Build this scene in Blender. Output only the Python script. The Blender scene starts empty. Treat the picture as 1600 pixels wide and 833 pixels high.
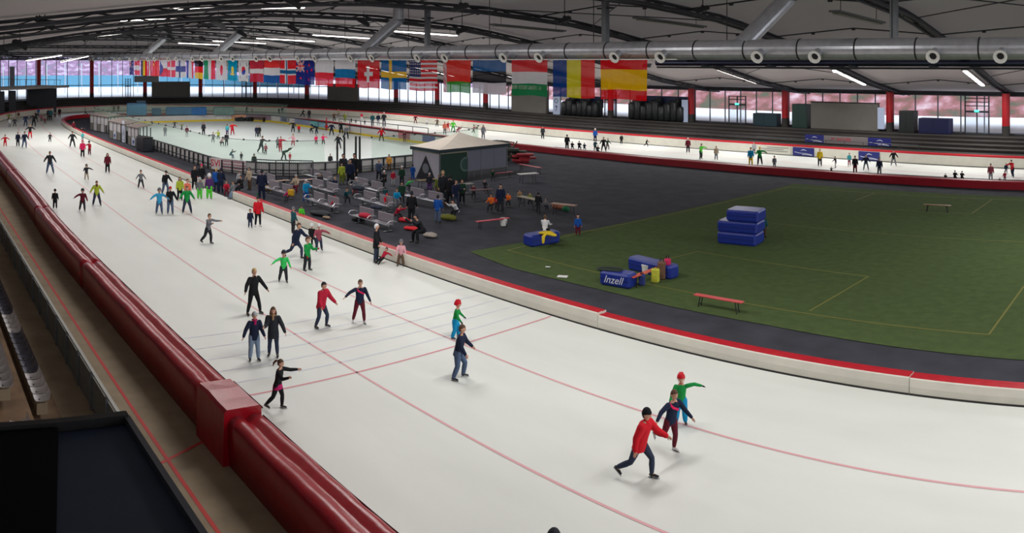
import bpy, bmesh, math, random
import numpy as np
from math import sin, cos, pi, atan2, radians, sqrt, tan
from mathutils import Vector, Matrix, noise
S = bpy.context.scene
COL = S.collection
random.seed(4)

# ------------------------------------------------------------------ camera
F, XV, Y0, H = 1225.0, -150.0, 95.0, 9.9      # pixels per radian, heading of the straight, horizon row, eye height
cam_d = bpy.data.cameras.new('camera'); cam = bpy.data.objects.new('camera', cam_d); COL.objects.link(cam)
S.camera = cam
cam_d.type = 'PANO'; cam_d.panorama_type = 'CENTRAL_CYLINDRICAL'
cam_d.central_cylindrical_radius = 1.0
cam_d.central_cylindrical_range_u_min = -800 / F; cam_d.central_cylindrical_range_u_max = 800 / F
cam_d.central_cylindrical_range_v_min = -(833 - Y0) / F; cam_d.central_cylindrical_range_v_max = Y0 / F
cam_d.clip_end = 2000
TH0 = (800 - XV) / F
cam.location = (0, 0, H)
cam.rotation_euler = (pi / 2, 0, pi / 2 - TH0)

# ------------------------------------------------------------------ world, exposure
W = bpy.data.worlds.new('overcast_sky'); S.world = W; W.use_nodes = True
bg = W.node_tree.nodes['Background']; bg.inputs[0].default_value = (0.88, 0.93, 1.0, 1); bg.inputs[1].default_value = 1.4
S.view_settings.view_transform = 'Standard'; S.view_settings.look = 'None'
S.view_settings.gamma = 1.0; S.view_settings.use_curve_mapping = False
S.view_settings.exposure = 0.5
LAMP_W = 620.0

# ------------------------------------------------------------------ helpers
def srgb(r, g, b):
    f = lambda c: (c / 255 / 12.92) if c / 255 <= 0.04045 else ((c / 255 + 0.055) / 1.055) ** 2.4
    return (f(r), f(g), f(b), 1.0)
MATS = {}
def mat(name, rgb=(128, 128, 128), rough=0.6, metal=0.0, var=0.0, scale=3.0, bump=0.0, emit=None, spec=0.5, stretch=None, coat=0.0, dist=0.05, var2=None):
    if name in MATS: return MATS[name]
    m = bpy.data.materials.new(name); m.use_nodes = True
    nt = m.node_tree; b = nt.nodes['Principled BSDF']
    c = srgb(*rgb)
    b.inputs['Base Color'].default_value = c; b.inputs['Roughness'].default_value = rough
    b.inputs['Metallic'].default_value = metal; b.inputs['Specular IOR Level'].default_value = spec
    b.inputs['Coat Weight'].default_value = coat
    if var or bump:
        tc = nt.nodes.new('ShaderNodeTexCoord'); mp = nt.nodes.new('ShaderNodeMapping')
        if stretch: mp.inputs['Scale'].default_value = stretch
        nt.links.new(tc.outputs['Object'], mp.inputs['Vector'])
        n = nt.nodes.new('ShaderNodeTexNoise'); n.inputs['Scale'].default_value = scale; n.inputs['Detail'].default_value = 4
        nt.links.new(mp.outputs[0], n.inputs['Vector'])
        if var:
            mx = nt.nodes.new('ShaderNodeMix'); mx.data_type = 'RGBA'
            lo = [max(0, v * (1 - var)) for v in c[:3]] + [1]; hi = [min(1, v * (1 + var)) for v in c[:3]] + [1]
            if var2: hi = srgb(*var2)
            mx.inputs[6].default_value = lo; mx.inputs[7].default_value = hi
            rp = nt.nodes.new('ShaderNodeMapRange'); rp.inputs[1].default_value = 0.3; rp.inputs[2].default_value = 0.7
            nt.links.new(n.outputs[0], rp.inputs[0]); nt.links.new(rp.outputs[0], mx.inputs[0]); nt.links.new(mx.outputs[2], b.inputs['Base Color'])
        if bump:
            bp = nt.nodes.new('ShaderNodeBump'); bp.inputs['Strength'].default_value = bump; bp.inputs['Distance'].default_value = dist
            nt.links.new(n.outputs[0], bp.inputs['Height']); nt.links.new(bp.outputs[0], b.inputs['Normal'])
    if emit:
        b.inputs['Emission Color'].default_value = srgb(*emit[0]); b.inputs['Emission Strength'].default_value = emit[1]
    MATS[name] = m; return m
def clear_mat(name, rgb, alpha, rough=0.05):
    m = bpy.data.materials.new(name); m.use_nodes = True; nt = m.node_tree; nt.nodes.clear()
    o = nt.nodes.new('ShaderNodeOutputMaterial'); mx = nt.nodes.new('ShaderNodeMixShader'); t = nt.nodes.new('ShaderNodeBsdfTransparent')
    p = nt.nodes.new('ShaderNodeBsdfPrincipled'); p.inputs['Base Color'].default_value = srgb(*rgb); p.inputs['Roughness'].default_value = rough
    t.inputs[0].default_value = srgb(*[min(255, int(255 - (255 - v) * 0.25)) for v in rgb])
    mx.inputs[0].default_value = alpha
    nt.links.new(t.outputs[0], mx.inputs[1]); nt.links.new(p.outputs[0], mx.inputs[2]); nt.links.new(mx.outputs[0], o.inputs[0])
    MATS[name] = m; return m

def ang(px): return (px - XV) / F
def g(px, py, z=0.0):
    D = (H - z) * F / (py - Y0); t = ang(px); return Vector((-D * cos(t), D * sin(t), z))
def atY(px, py, Y):
    t = ang(px); D = Y / sin(t); return Vector((-D * cos(t), Y, H - (py - Y0) * D / F))
def atD(px, py, D):
    t = ang(px); return Vector((-D * cos(t), D * sin(t), H - (py - Y0) * D / F))
def dist(p): return sqrt(p[0] ** 2 + p[1] ** 2)

class MB:
    def __init__(s): s.v = []; s.f = []; s.m = []
    def add(s, vs, fs, m=0):
        o = len(s.v); s.v += [tuple(v) for v in vs]; s.f += [tuple(i + o for i in f) for f in fs]; s.m += [m] * len(fs); return s
    def quad(s, a, b, c, d, m=0): return s.add([a, b, c, d], [(0, 1, 2, 3)], m)
    def poly(s, pts, m=0): return s.add(pts, [tuple(range(len(pts)))], m)
    def box(s, c, d, rz=0.0, m=0, rx=0.0):
        hx, hy, hz = d[0] / 2, d[1] / 2, d[2] / 2; R = Matrix.Rotation(rz, 3, 'Z') @ Matrix.Rotation(rx, 3, 'X')
        vs = [Vector(c) + R @ Vector((x, y, z)) for x in (-hx, hx) for y in (-hy, hy) for z in (-hz, hz)]
        return s.add(vs, [(0, 1, 3, 2), (4, 6, 7, 5), (0, 4, 5, 1), (2, 3, 7, 6), (0, 2, 6, 4), (1, 5, 7, 3)], m)
    def rbox(s, c, d, rz=0.0, m=0, r=0.04):
        # box with chamfered edges (26-face style by three stacked outlines)
        hx, hy, hz = d[0] / 2, d[1] / 2, d[2] / 2; r = min(r, hx * .9, hy * .9, hz * .9); R = Matrix.Rotation(rz, 3, 'Z')
        def ring(z, i):
            a, b = hx - i, hy - i
            return [(a, -b + r, z), (a, b - r, z), (a - r, b, z), (-a + r, b, z), (-a, b - r, z), (-a, -b + r, z), (-a + r, -b, z), (a - r, -b, z)]
        vs = []; 
        for z, i in ((-hz, r * .6), (-hz + r, 0), (hz - r, 0), (hz, r * .6)): vs += [Vector(c) + R @ Vector(p) for p in ring(z, i)]
        fs = [tuple(reversed(range(8))), tuple(range(24, 32))]
        for k in range(3):
            for i in range(8): j = (i + 1) % 8; fs.append((k * 8 + i, k * 8 + j, k * 8 + 8 + j, k * 8 + 8 + i))
        return s.add(vs, fs, m)
    def tube(s, pts, rads, m=0, n=8, ref=None, cap='round'):
        pts = [Vector(p) for p in pts]
        if not isinstance(rads, (list, tuple)): rads = [rads] * len(pts)
        rads = [r if isinstance(r, (list, tuple)) else (r, r) for r in rads]
        P = []; 
        t0 = (pts[1] - pts[0]).normalized(); t1 = (pts[-1] - pts[-2]).normalized()
        if cap in ('round', 'hem'):
            k0 = (rads[0][0] + rads[0][1]) / 2; k1 = (rads[-1][0] + rads[-1][1]) / 2; sc = lambda r, q: (r[0] * q, r[1] * q)
            a0, a1 = ([pts[0] - t0 * k0 * .9, pts[0] - t0 * k0 * .55], [sc(rads[0], .4), sc(rads[0], .82)]) if cap == 'round' else ([pts[0] - t0 * .006], [sc(rads[0], .9)])
            pts = a0 + pts + [pts[-1] + t1 * k1 * .55, pts[-1] + t1 * k1 * .9]
            rads = a1 + rads + [sc(rads[-1], .82), sc(rads[-1], .4)]
        vs = []; A = None
        for i, p in enumerate(pts):
            t = (pts[min(i + 1, len(pts) - 1)] - pts[max(i - 1, 0)]).normalized()
            if A is None:
                q = Vector(ref) if ref else (Vector((1, 0, 0)) if abs(t.x) < .9 else Vector((0, 1, 0)))
            else: q = A
            if ref and abs(Vector(ref).normalized().dot(t)) < .95: q = Vector(ref)
            A = (q - t * q.dot(t)).normalized(); B = t.cross(A)
            for k in range(n):
                a = 2 * pi * k / n; vs.append(p + A * cos(a) * rads[i][0] + B * sin(a) * rads[i][1])
        L = len(pts); fs = [tuple(reversed(range(n))), tuple(range((L - 1) * n, L * n))]
        for i in range(L - 1):
            for k in range(n): j = (k + 1) % n; fs.append((i * n + k, i * n + j, (i + 1) * n + j, (i + 1) * n + k))
        return s.add(vs, fs, m)
    def bar(s, a, b, w, h=None, m=0):
        # rectangular bar from a to b
        return s.tube([a, b], [(w / 2 * 1.414, (h or w) / 2 * 1.414)] * 2, m, 4, cap='flat')
    def sweep(s, path, prof, m=None, closed=False, ends=True):
        # path: list of (x,y); prof: list of (offset to the left normal, z)
        N = len(path); K = len(prof); vs = []
        for i in range(N):
            a = Vector(path[max(i - 1, 0)]); b = Vector(path[min(i + 1, N - 1)]); d = (b - a).normalized(); n = Vector((-d.y, d.x))
            for o, z in prof: vs.append((path[i][0] + n.x * o, path[i][1] + n.y * o, z))
        base = len(s.v); s.v += vs
        kk = K if closed else K - 1
        for i in range(N - 1):
            for k in range(kk):
                j = (k + 1) % K
                s.f.append((base + i * K + k, base + i * K + j, base + (i + 1) * K + j, base + (i + 1) * K + k)); s.m.append(m[k] if m else 0)
        if closed and ends:
            s.f.append(tuple(base + k for k in reversed(range(K)))); s.m.append(m[0] if m else 0)
            s.f.append(tuple(base + (N - 1) * K + k for k in range(K))); s.m.append(m[0] if m else 0)
        return s
    def build(s, name, mats, parent=None, loc=None, rz=0.0, smooth=False, origin=None):
        me = bpy.data.meshes.new(name)
        v = np.array(s.v, dtype=float)
        if origin is not None: v = v - np.array(origin)
        me.from_pydata(v.tolist(), [], s.f)
        for mm in (mats if isinstance(mats, (list, tuple)) else [mats]): me.materials.append(mm)
        if any(s.m): me.polygons.foreach_set('material_index', s.m)
        if smooth: me.polygons.foreach_set('use_smooth', [True] * len(me.polygons))
        me.update()
        return link(name, me, parent, loc if loc is not None else (origin if origin is not None and parent is None else (0, 0, 0)), rz)
def link(name, me, parent=None, loc=(0, 0, 0), rz=0.0):
    o = bpy.data.objects.new(name, me); COL.objects.link(o); o.location = loc; o.rotation_euler = (0, 0, rz)
    if parent: o.parent = parent
    return o
def thing(name, label, cat, loc=(0, 0, 0), rz=0.0, group=None):
    o = bpy.data.objects.new(name, None); COL.objects.link(o); o.location = loc; o.rotation_euler = (0, 0, rz); o.empty_display_size = .2
    return tag(o, label, cat, group)
def tag(o, label, cat, group=None):
    o['label'] = label; o['category'] = cat
    if group: o['group'] = group
    return o
def struct(o, label=None):
    o['kind'] = 'structure'
    if label: o['label'] = label
    return o
def spline(P, step=2.0, t0=None):
    P = [np.array(p, float) for p in P]; out = []
    for i in range(len(P) - 1):
        p0 = P[max(i - 1, 0)]; p1 = P[i]; p2 = P[i + 1]; p3 = P[min(i + 2, len(P) - 1)]
        n = max(1, int(np.linalg.norm(p2 - p1) / step))
        for k in range(n):
            t = k / n
            out.append(tuple(.5 * ((2 * p1) + (-p0 + p2) * t + (2 * p0 - 5 * p1 + 4 * p2 - p3) * t * t + (-p0 + 3 * p1 - 3 * p2 + p3) * t ** 3)))
    out.append(tuple(P[-1])); return out
def offset(path, o):
    N = len(path); out = []
    for i in range(N):
        a = Vector(path[max(i - 1, 0)]); b = Vector(path[min(i + 1, N - 1)]); d = (b - a).normalized()
        out.append((path[i][0] - d.y * o, path[i][1] + d.x * o))
    return out
def path_at_px(path, px, far=True):
    best = None
    for i in range(len(path) - 1):
        for k in range(8):
            t = k / 8; x = path[i][0] * (1 - t) + path[i + 1][0] * t; y = path[i][1] * (1 - t) + path[i + 1][1] * t
            if y < 1: continue
            q = XV + F * atan2(y, -x); d = abs(q - px); D = sqrt(x * x + y * y)
            if d < 3 and (best is None or D > best[0] + 5 or (abs(D - best[0]) <= 5 and d < best[1])): best = (D, d, x, y, i)
    return best
def arc(path):
    L = [0.0]
    for i in range(len(path) - 1): L.append(L[-1] + sqrt((path[i + 1][0] - path[i][0]) ** 2 + (path[i + 1][1] - path[i][1]) ** 2))
    return L

# ------------------------------------------------------------------ materials
M_ice = mat('rink_ice', (216, 218, 212), .42, var=.035, scale=.25, spec=.3, stretch=(1, 3, 1))
M_iceh = mat('hockey_ice', (218, 225, 222), .4, var=.03, scale=.3, spec=.3)
M_rubber = mat('black_rubber_floor', (62, 63, 70), .85, var=.2, scale=.8, bump=.1, spec=.08)
M_rubberg = mat('grey_rubber_floor', (72, 70, 66), .75, var=.15, scale=.8, spec=.25)
M_turf = mat('green_turf', (76, 91, 56), .95, var=.12, scale=2.2, bump=.3, spec=.05)
M_conc = mat('brown_concrete', (148, 132, 110), .8, var=.16, scale=1.2, bump=.15, spec=.25)
M_concg = mat('grey_concrete', (64, 62, 60), .85, var=.14, scale=.7, bump=.1, spec=.1)
M_concd = mat('dark_concrete', (78, 74, 70), .85, var=.14, scale=.9, spec=.2)
M_red = mat('red_vinyl', (150, 5, 24), .28, var=.10, scale=2.5, bump=.5, spec=.6, dist=.03, stretch=(1, 1, 1))
M_redf = mat('red_vinyl_worn', (176, 16, 34), .45, var=.12, scale=4, bump=.2, spec=.4)
M_white = mat('white_board', (222, 218, 205), .5, var=.05, scale=1.5, spec=.4)
M_whitep = mat('white_vinyl', (214, 210, 198), .5, var=.06, scale=1.2, bump=.4, spec=.4, dist=.04)
M_line_r = mat('ice_line_red', (214, 160, 164), .5)
M_line_b = mat('ice_line_blue', (208, 210, 224), .5)
M_line_rd = mat('ice_line_strong_red', (208, 140, 146), .5)
M_redpaint = mat('red_floor_paint', (190, 40, 34), .6)
M_yel = mat('yellow_line_paint', (112, 110, 40), .8)
M_dark = mat('dark_gap', (38, 36, 34), .8)
M_black = mat('black_metal', (26, 26, 28), .5, spec=.4)
M_steel = mat('galvanised_steel', (120, 124, 128), .42, metal=.7, var=.1, scale=5)
M_sheet = mat('duct_sheet_metal', (186, 188, 194), .34, metal=.6, var=.10, scale=3, bump=.15)
M_beam = mat('dark_roof_steel', (62, 63, 68), .6, var=.12, scale=2, spec=.3)
def membrane():
    m = bpy.data.materials.new('roof_membrane'); m.use_nodes = True; nt = m.node_tree; nt.nodes.clear()
    o = nt.nodes.new('ShaderNodeOutputMaterial'); mx = nt.nodes.new('ShaderNodeMixShader'); d = nt.nodes.new('ShaderNodeBsdfDiffuse'); tr = nt.nodes.new('ShaderNodeBsdfTranslucent')
    d.inputs[0].default_value = srgb(178, 170, 170); tr.inputs[0].default_value = srgb(200, 190, 184); mx.inputs[0].default_value = .05
    nt.links.new(d.outputs[0], mx.inputs[1]); nt.links.new(tr.outputs[0], mx.inputs[2]); nt.links.new(mx.outputs[0], o.inputs[0]); return m
M_ceil = membrane()
M_col = mat('red_column', (170, 12, 26), .5, var=.1, scale=2)
M_glass = clear_mat('window_glass', (215, 225, 235), .10)
M_plexi = clear_mat('plexiglass', (190, 225, 205), .11, .1)
M_frame = mat('window_frame_grey', (92, 98, 108), .5)
M_snow = mat('snow', (238, 242, 248), .8, var=.04, scale=.05)
M_grey = mat('grey_panel', (108, 105, 99), .7, var=.06, scale=.6)
M_blue = mat('blue_mat_vinyl', (28, 48, 138), .4, var=.08, scale=3, bump=.2, spec=.5)
M_wood = mat('brown_wood', (120, 82, 56), .6, var=.15, scale=5, stretch=(1, 6, 1))
# ------------------------------------------------------------------ oval outlines
OP = spline([(34, 8.2), (10, 8.5), (-15, 8.6), (-40, 8.55), (-52, 8.9), (-77, 9.4), (-100, 10.4), (-118, 13), (-134, 19), (-146, 30), (-149, 42),
             (-146, 55), (-136, 66), (-120, 74), (-105, 76.3), (-76, 75.3), (-38, 74.3), (-10, 70.8), (10, 69.6), (34, 69)], 2.0)
IP = spline([(34, 20.6), (0, 22.1), (-20, 22.4), (-46, 22.7), (-64, 22.8), (-95, 22.9), (-112, 23.6), (-122, 24.8), (-129, 27.2), (-133, 31), (-134, 38), (-131, 48),
             (-124, 56), (-112, 61), (-100, 62.5), (-63, 62.3), (-31, 61.5), (-9, 60), (10, 59), (34, 58.4)], 2.0)
def flat(name, pts, z, m, label=None, parent=None):
    mb = MB(); mb.poly([(p[0], p[1], z) for p in pts]); o = mb.build(name, m, parent)
    if not parent: struct(o, label)
    return o
def strip_between(name, A, B, z, m, parent=None):
    mb = MB(); n = min(len(A), len(B))
    def res(P, k):
        L = arc(P); out = []; j = 0
        for i in range(k):
            d = L[-1] * i / (k - 1)
            while j < len(P) - 2 and L[j + 1] < d: j += 1
            t = (d - L[j]) / max(1e-6, L[j + 1] - L[j]); out.append((P[j][0] * (1 - t) + P[j + 1][0] * t, P[j][1] * (1 - t) + P[j + 1][1] * t))
        return out
    k = 160; A = res(A, k); B = res(B, k)
    for i in range(k - 1): mb.quad((A[i][0], A[i][1], z), (B[i][0], B[i][1], z), (B[i + 1][0], B[i + 1][1], z), (A[i + 1][0], A[i + 1][1], z))
    return mb.build(name, m, parent)
ground = struct(MB().box((-60, 40, -.55), (300, 160, 1.0)).build('floor', M_concd, smooth=False), 'dark concrete slab under the whole hall')
ice = strip_between('ice_track', OP, IP, 0.0, M_ice); struct(ice, 'white speed skating ice running round the oval')
infield = flat('infield_floor', IP, -.02, M_rubber, 'black rubber floor inside the oval')
# lane lines (follow the straights, then the far curve)
def lane(dn, df, w, m, name):
    pts = spline([(30, 8.2 + dn), (10, 8.4 + dn), (-15, 8.6 + dn), (-40, 8.55 + dn), (-62, 9.0 + dn), (-83, 9.5 + dn * .97), (-100, 10.6 + dn * .95), (-118, 13.6 + dn * .8),
                  (-134 + dn * .75, 24), (-149 + dn * .85, 42), (-136 + dn * .7, 63), (-120 + dn * .2, 74 - dn * .75), (-105, 76.3 - dn * .9), (-76, 75.3 - dn), (-38, 74.3 - dn), (-10, 70.8 - dn), (10, 69.6 - dn), (30, 69 - dn)], 2.0)
    MB().sweep(pts, [(-w / 2, .006), (w / 2, .006)]).build(name, m, ice)
lane(5.0, 5, .085, M_line_r, 'lane_line'); lane(9.3, 9, .085, M_line_r, 'lane_line')
def cross(X0, X1, w, m, name):
    MB().quad((X0 - w / 2, 9.0, .006), (X0 + w / 2, 9.0, .006), (X1 + w / 2, 22.3, .006), (X1 - w / 2, 22.3, .006)).build(name, m, ice)
cross(-21.0, -20.6, .09, M_line_rd, 'finish_line')
for k, x in enumerate((-26.2, -25.1, -24.05, -23.0, -22.0)): cross(x, x + .45, .05, M_line_b, 'meter_line')
# green turf
tf = [g(733, 393), g(1242, 287), g(1450, 301), (-6.5, 56.3, 0), (-1.9, 56.0, 0), (-2.1, 25.6, 0), g(1400, 542), g(1200, 508), g(1050, 479), g(932, 451), g(800, 419)]
turf = flat('turf_field', [(p[0], p[1]) for p in tf], .0, M_turf, 'green artificial turf sports field with yellow lines')
def tline(a, b, w=.08):
    a = Vector((a[0], a[1], .006)); b = Vector((b[0], b[1], .006)); d = (b - a).normalized(); n = Vector((-d.y, d.x, 0)) * w / 2
    MB().quad(a - n, b - n, b + n, a + n).build('field_line', M_yel, turf)
tline(g(793, 391), g(1545, 523)); tline(g(1545, 523), g(1600, 447)); tline(g(1265, 486), g(1357, 432)); tline(g(1357, 432), g(1090, 393)); tline(g(1090, 393), g(1030, 408))
tline(g(793, 391), g(905, 364)); tline(g(905, 364), g(1235, 292)); tline(g(1235, 292), g(1600, 313)); tline(g(1335, 314), g(1366, 302)); tline(g(1518, 334), g(1550, 312)); tline(g(1205, 349), g(1600, 378), .06)
tline(g(1518, 334), g(1400, 328), .06)
strip_between('grey_rubber_strip', offset([p for p in IP if p[1] > 50 and p[0] > -62], .3), offset([p for p in IP if p[1] > 50 and p[0] > -62], 4.1), .0, M_rubberg, None)['kind'] = 'structure'
strip_between('dark_rubber_edge', offset([p for p in IP if p[1] > 50 and p[0] > -62], 4.0), offset([p for p in IP if p[1] > 50 and p[0] > -62], 4.35), .006, M_black, None)['kind'] = 'structure'

# ------------------------------------------------------------------ near walkway
walk = struct(MB().box((-60, 3.0, -.03), (190, 12.2, .08)).build('walkway_floor', M_conc), 'brown concrete walkway beside the red crash mats')
MB().quad((-120, 6.36, .016), (5, 6.36, .016), (5, 6.46, .016), (-120, 6.46, .016)).build('painted_line', M_redpaint, walk)
MB().quad((-17.95, 5.5, .02), (-17.85, 5.5, .02), (-18.85, 7.6, .02), (-18.95, 7.6, .02)).build('painted_line', M_redpaint, walk)

# ------------------------------------------------------------------ crash mats
def sub(path, x0, x1, near=True):
    # piece of a path between two X values on the near or far side
    out = [p for p in path if min(x0, x1) <= p[0] <= max(x0, x1) and ((p[1] < 40) == near)]
    return out
def cut(path, x0, x1):
    # near-side path (decreasing X) cut exactly at x0 > x1
    def at(x):
        for i in range(len(path) - 1):
            a, b = path[i], path[i + 1]
            if a[0] >= x >= b[0] and a[1] < 40:
                t = (a[0] - x) / (a[0] - b[0] + 1e-9); return (x, a[1] * (1 - t) + b[1] * t)
    mid = [p for p in path if x1 < p[0] < x0 and p[1] < 40]
    return [at(x0)] + mid + [at(x1)]
def redmat(x0, x1, h, label, big=False):
    P = cut(OP, x0, x1)
    # finer samples, slight slump per sample so the vinyl reads as soft
    Q = []
    for i in range(len(P) - 1):
        n = max(1, int(abs(P[i][0] - P[i + 1][0]) / .5))
        for k in range(n): t = k / n; Q.append((P[i][0] * (1 - t) + P[i + 1][0] * t, P[i][1] * (1 - t) + P[i + 1][1] * t))
    Q.append(P[-1])
    if big: prof = [(0, 0), (0, h - .06), (.06, h), (.95, h + .02), (1.02, h - .05), (1.05, 0)]
    else: prof = [(0, 0), (-.02, h - .16), (.03, h - .05), (.13, h), (.28, h - .01), (.38, h - .09), (.46, h - .1), (.56, h - .03), (.70, h + .01), (.86, h - .05), (.93, h - .18), (.92, h * .5), (.88, 0)]
    mb = MB(); mb.sweep(Q, prof, closed=True)
    K = len(prof)
    for i in range(len(mb.v)):
        x, y, z = mb.v[i]
        if z > .3:
            a = noise.noise(Vector((x * 1.1, y * 2, 3.3))) * .035 + noise.noise(Vector((x * 4, y * 3, 9))) * .012
            mb.v[i] = (x, y + a * .6, z + a)
    c = Q[len(Q) // 2]; o = mb.build('crash_mat', M_red, smooth=not big, origin=(c[0], c[1], 0)); tag(o, label, 'crash mat', 'red crash mats along the outer edge of the ice')
    # seam piping on the ice-side edge
    MB().sweep(Q, [(-.02, h - .13), (-.035, h - .10), (-.02, h - .07)]).build('piping', mat('dark_piping', (70, 10, 20), .5), o, loc=(-c[0], -c[1], 0))
    return o
redmat(2, -8.94, 1.18, 'long red vinyl crash mat running off the bottom edge past the table')
redmat(-8.95, -17.51, 1.18, 'red double-ridged crash mat just in front of the raised flat-topped mat')
redmat(-17.52, -19.3, 1.36, 'raised flat-topped red crash mat by the finish line, taller than its neighbours', True)
redmat(-19.32, -33.0, 1.20, 'red double-ridged crash mat directly behind the raised flat-topped mat')
redmat(-33.01, -46.0, 1.20, 'red crash mat beside the child in black, second beyond the raised mat')
redmat(-46.01, -62.0, 1.20, 'red crash mat third beyond the raised mat, at the left edge')
redmat(-62.01, -80.0, 1.20, 'red crash mat furthest along the near straight')

def whitepad(x0, x1, h, label, endcap=True):
    P = cut(IP, x0, x1)
    ht = h
    # offset to the left normal points to -Y (ice); infield is negative offset
    prof = [(.02, .05), (.03, h * .5), (0, h - .03), (-.03, h), (-.22, h + .015), (-.27, h - .015), (-.46, h + .005), (-.5, h - .04), (-.5, 0), (0, 0)]
    ms = [0, 0, 0, 1, 1, 1, 1, 1, 1, 2]
    mb = MB(); mb.sweep(P, prof, ms, closed=True)
    c = P[len(P) // 2]; o = mb.build('padded_kerb', [M_whitep, M_redf, M_dark], origin=(c[0], c[1], 0)); tag(o, label, 'padding', 'padded kerb between the ice and the infield')
    MB().sweep(P, [(.04, .0), (.04, .05), (0, .06)]).build('base_strip', M_dark, o, loc=(-c[0], -c[1], 0))
    return o
whitepad(6, -6.6, .50, 'white and red padded kerb nearest the camera, at the right edge')
whitepad(-6.62, -18.3, .52, 'white padded kerb with ridged red top beside the turf field')
whitepad(-18.32, -36.2, .60, 'taller white and red padded kerb beginning at the finish line')
whitepad(-36.22, -41.5, .60, 'padded kerb behind the white-haired person and seated girl')
whitepad(-41.52, -51, .60, 'padded kerb running beside the metal benches')
whitepad(-57, -85, .60, 'padded kerb running past the hockey rink corner')
whitepad(-85.02, -121, .60, 'padded kerb at the start of the far bend')
# far inner kerb: red towards the infield
def farpad(pts, label):
    prof = [(.0, 0), (.02, .58), (-.05, .62), (-.6, .6), (-.66, .52), (-.66, 0)]
    mb = MB(); mb.sweep(pts, prof, [0, 1, 1, 1, 1], closed=False)
    c = pts[len(pts) // 2]; o = mb.build('padded_kerb', [M_whitep, mat('dark_red_vinyl', (150, 16, 34), .5, var=.1, scale=1)], origin=(c[0], c[1], 0)); tag(o, label, 'padding', 'red kerb of the far straight')
far_ip = [p for p in IP if p[1] > 40]
rest = [p for p in IP if p[0] <= -120.5]
for lab, cond in (('white and red padded kerb round the inner end of the far bend', lambda p: p[0] < -120.5),):
    P = [p for p in IP if cond(p)]; mb = MB(); mb.sweep(P, [(.02, 0), (.02, .57), (-.03, .6), (-.46, .6), (-.5, .0)], [0, 0, 1, 1]); c = P[len(P) // 2]
    tag(mb.build('padded_kerb', [M_whitep, M_redf], origin=(c[0], c[1], 0)), lab, 'padding')
for a, b, lab in ((-120, -92, 'red padded kerb behind the hockey rink far boards'), (-92, -60, 'red padded kerb between rink corner and far straight'), (-60, -44, 'dark red kerb where a dark-clothed group sits on the far straight'),
                  (-44, -30, 'dark red kerb of the far straight above the open rubber floor'), (-30, -17, 'dark red kerb below the blue advertising panels'), (-17, 20, 'dark red kerb of the far straight at the right edge')):
    P = [p for k_, p in enumerate(far_ip) if a <= p[0] < b or (k_ and a <= far_ip[k_ - 1][0] < b)]; farpad(P, lab)

# ------------------------------------------------------------------ outer boards of the far side
OF = [p for p in OP if not (p[0] > -84 and p[1] < 40)]
bd = MB(); bd.sweep(OF, [(0, 0), (0.0, .95), (.02, .96), (.02, 1.13), (.25, 1.15), (.25, 0)], [0, 0, 1, 1, 2])
boards = struct(bd.build('wall_far_boards', [M_white, mat('red_board_rail', (200, 22, 40), .5), M_dark]), 'white rink boards with red top rail round the far side')
bd = MB(); bd.sweep(OF, [(-.01, 0), (-.012, .07)]); bd.build('kick_strip', M_dark, boards)
# terraces behind the boards
st_prof = [(.25, .75), (1.3, .75)]; z = .75
for k in range(5): o = 1.3 + k * 1.15; z += .3; st_prof += [(o, z), (o + 1.15, z)]
st_prof += [(10.5, z)]
TZ = z
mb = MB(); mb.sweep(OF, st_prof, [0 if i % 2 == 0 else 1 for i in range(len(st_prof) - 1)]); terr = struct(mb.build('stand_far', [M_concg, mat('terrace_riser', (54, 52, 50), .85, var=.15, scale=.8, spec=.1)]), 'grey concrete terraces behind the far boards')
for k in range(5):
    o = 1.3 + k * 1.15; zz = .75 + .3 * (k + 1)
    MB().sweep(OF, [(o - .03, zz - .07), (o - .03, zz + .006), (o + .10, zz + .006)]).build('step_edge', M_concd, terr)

# ------------------------------------------------------------------ roof shape
BZ = [(-20, 9.0), (-12, 9.9), (5, 11.4), (15, 12.5), (25, 13.15), (35, 13.0), (45, 12.35), (57, 10.6), (66, 8.9), (74, 7.4), (83, 6.15), (92, 5.4)]
def bz(y):
    for i in range(len(BZ) - 1):
        if BZ[i][0] <= y <= BZ[i + 1][0]:
            t = (y - BZ[i][0]) / (BZ[i + 1][0] - BZ[i][0]); return BZ[i][1] * (1 - t) + BZ[i + 1][1] * t
    return BZ[0][1] if y < 0 else BZ[-1][1]
def endz(x):
    t = min(1, max(0, (-95 - x) / 65)); t = t * t * (3 - 2 * t); return 13.6 * (1 - t) + 10.0 * t
def beamz(x, y):
    t = min(1, max(0, (-42 - x) / 30)); b = bz(y) - (max(0, 30 - y) / 30) * 1.7 * t * t * (3 - 2 * t)
    if y < 25: q = min(1, max(0, (x + 36) / 8)); b += 1.2 * q * min(1, (25 - y) / 10)
    return min(b, endz(x))
BX = [-13.3 + 12.5 * k for k in range(3, -13, -1)]
def roofz(x, y):
    b = beamz(x, y) + .55; fr = ((x + 13.3) / 12.5) % 1.0; return b + .55 * sin(pi * fr) * (1 if y < 78 else .3)
mb = MB(); xs = np.arange(-170, 31, 1.5625); ys = np.arange(-14, 92.1, 2.0)
idx = lambda i, j: i * len(ys) + j
vs = [(x, y, roofz(x, y)) for x in xs for y in ys]
mb.add(vs, [(idx(i, j), idx(i, j + 1), idx(i + 1, j + 1), idx(i + 1, j)) for i in range(len(xs) - 1) for j in range(len(ys) - 1)])
roof = struct(mb.build('ceiling', M_ceil, smooth=True), 'pale fabric roof arching over the hall')
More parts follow.
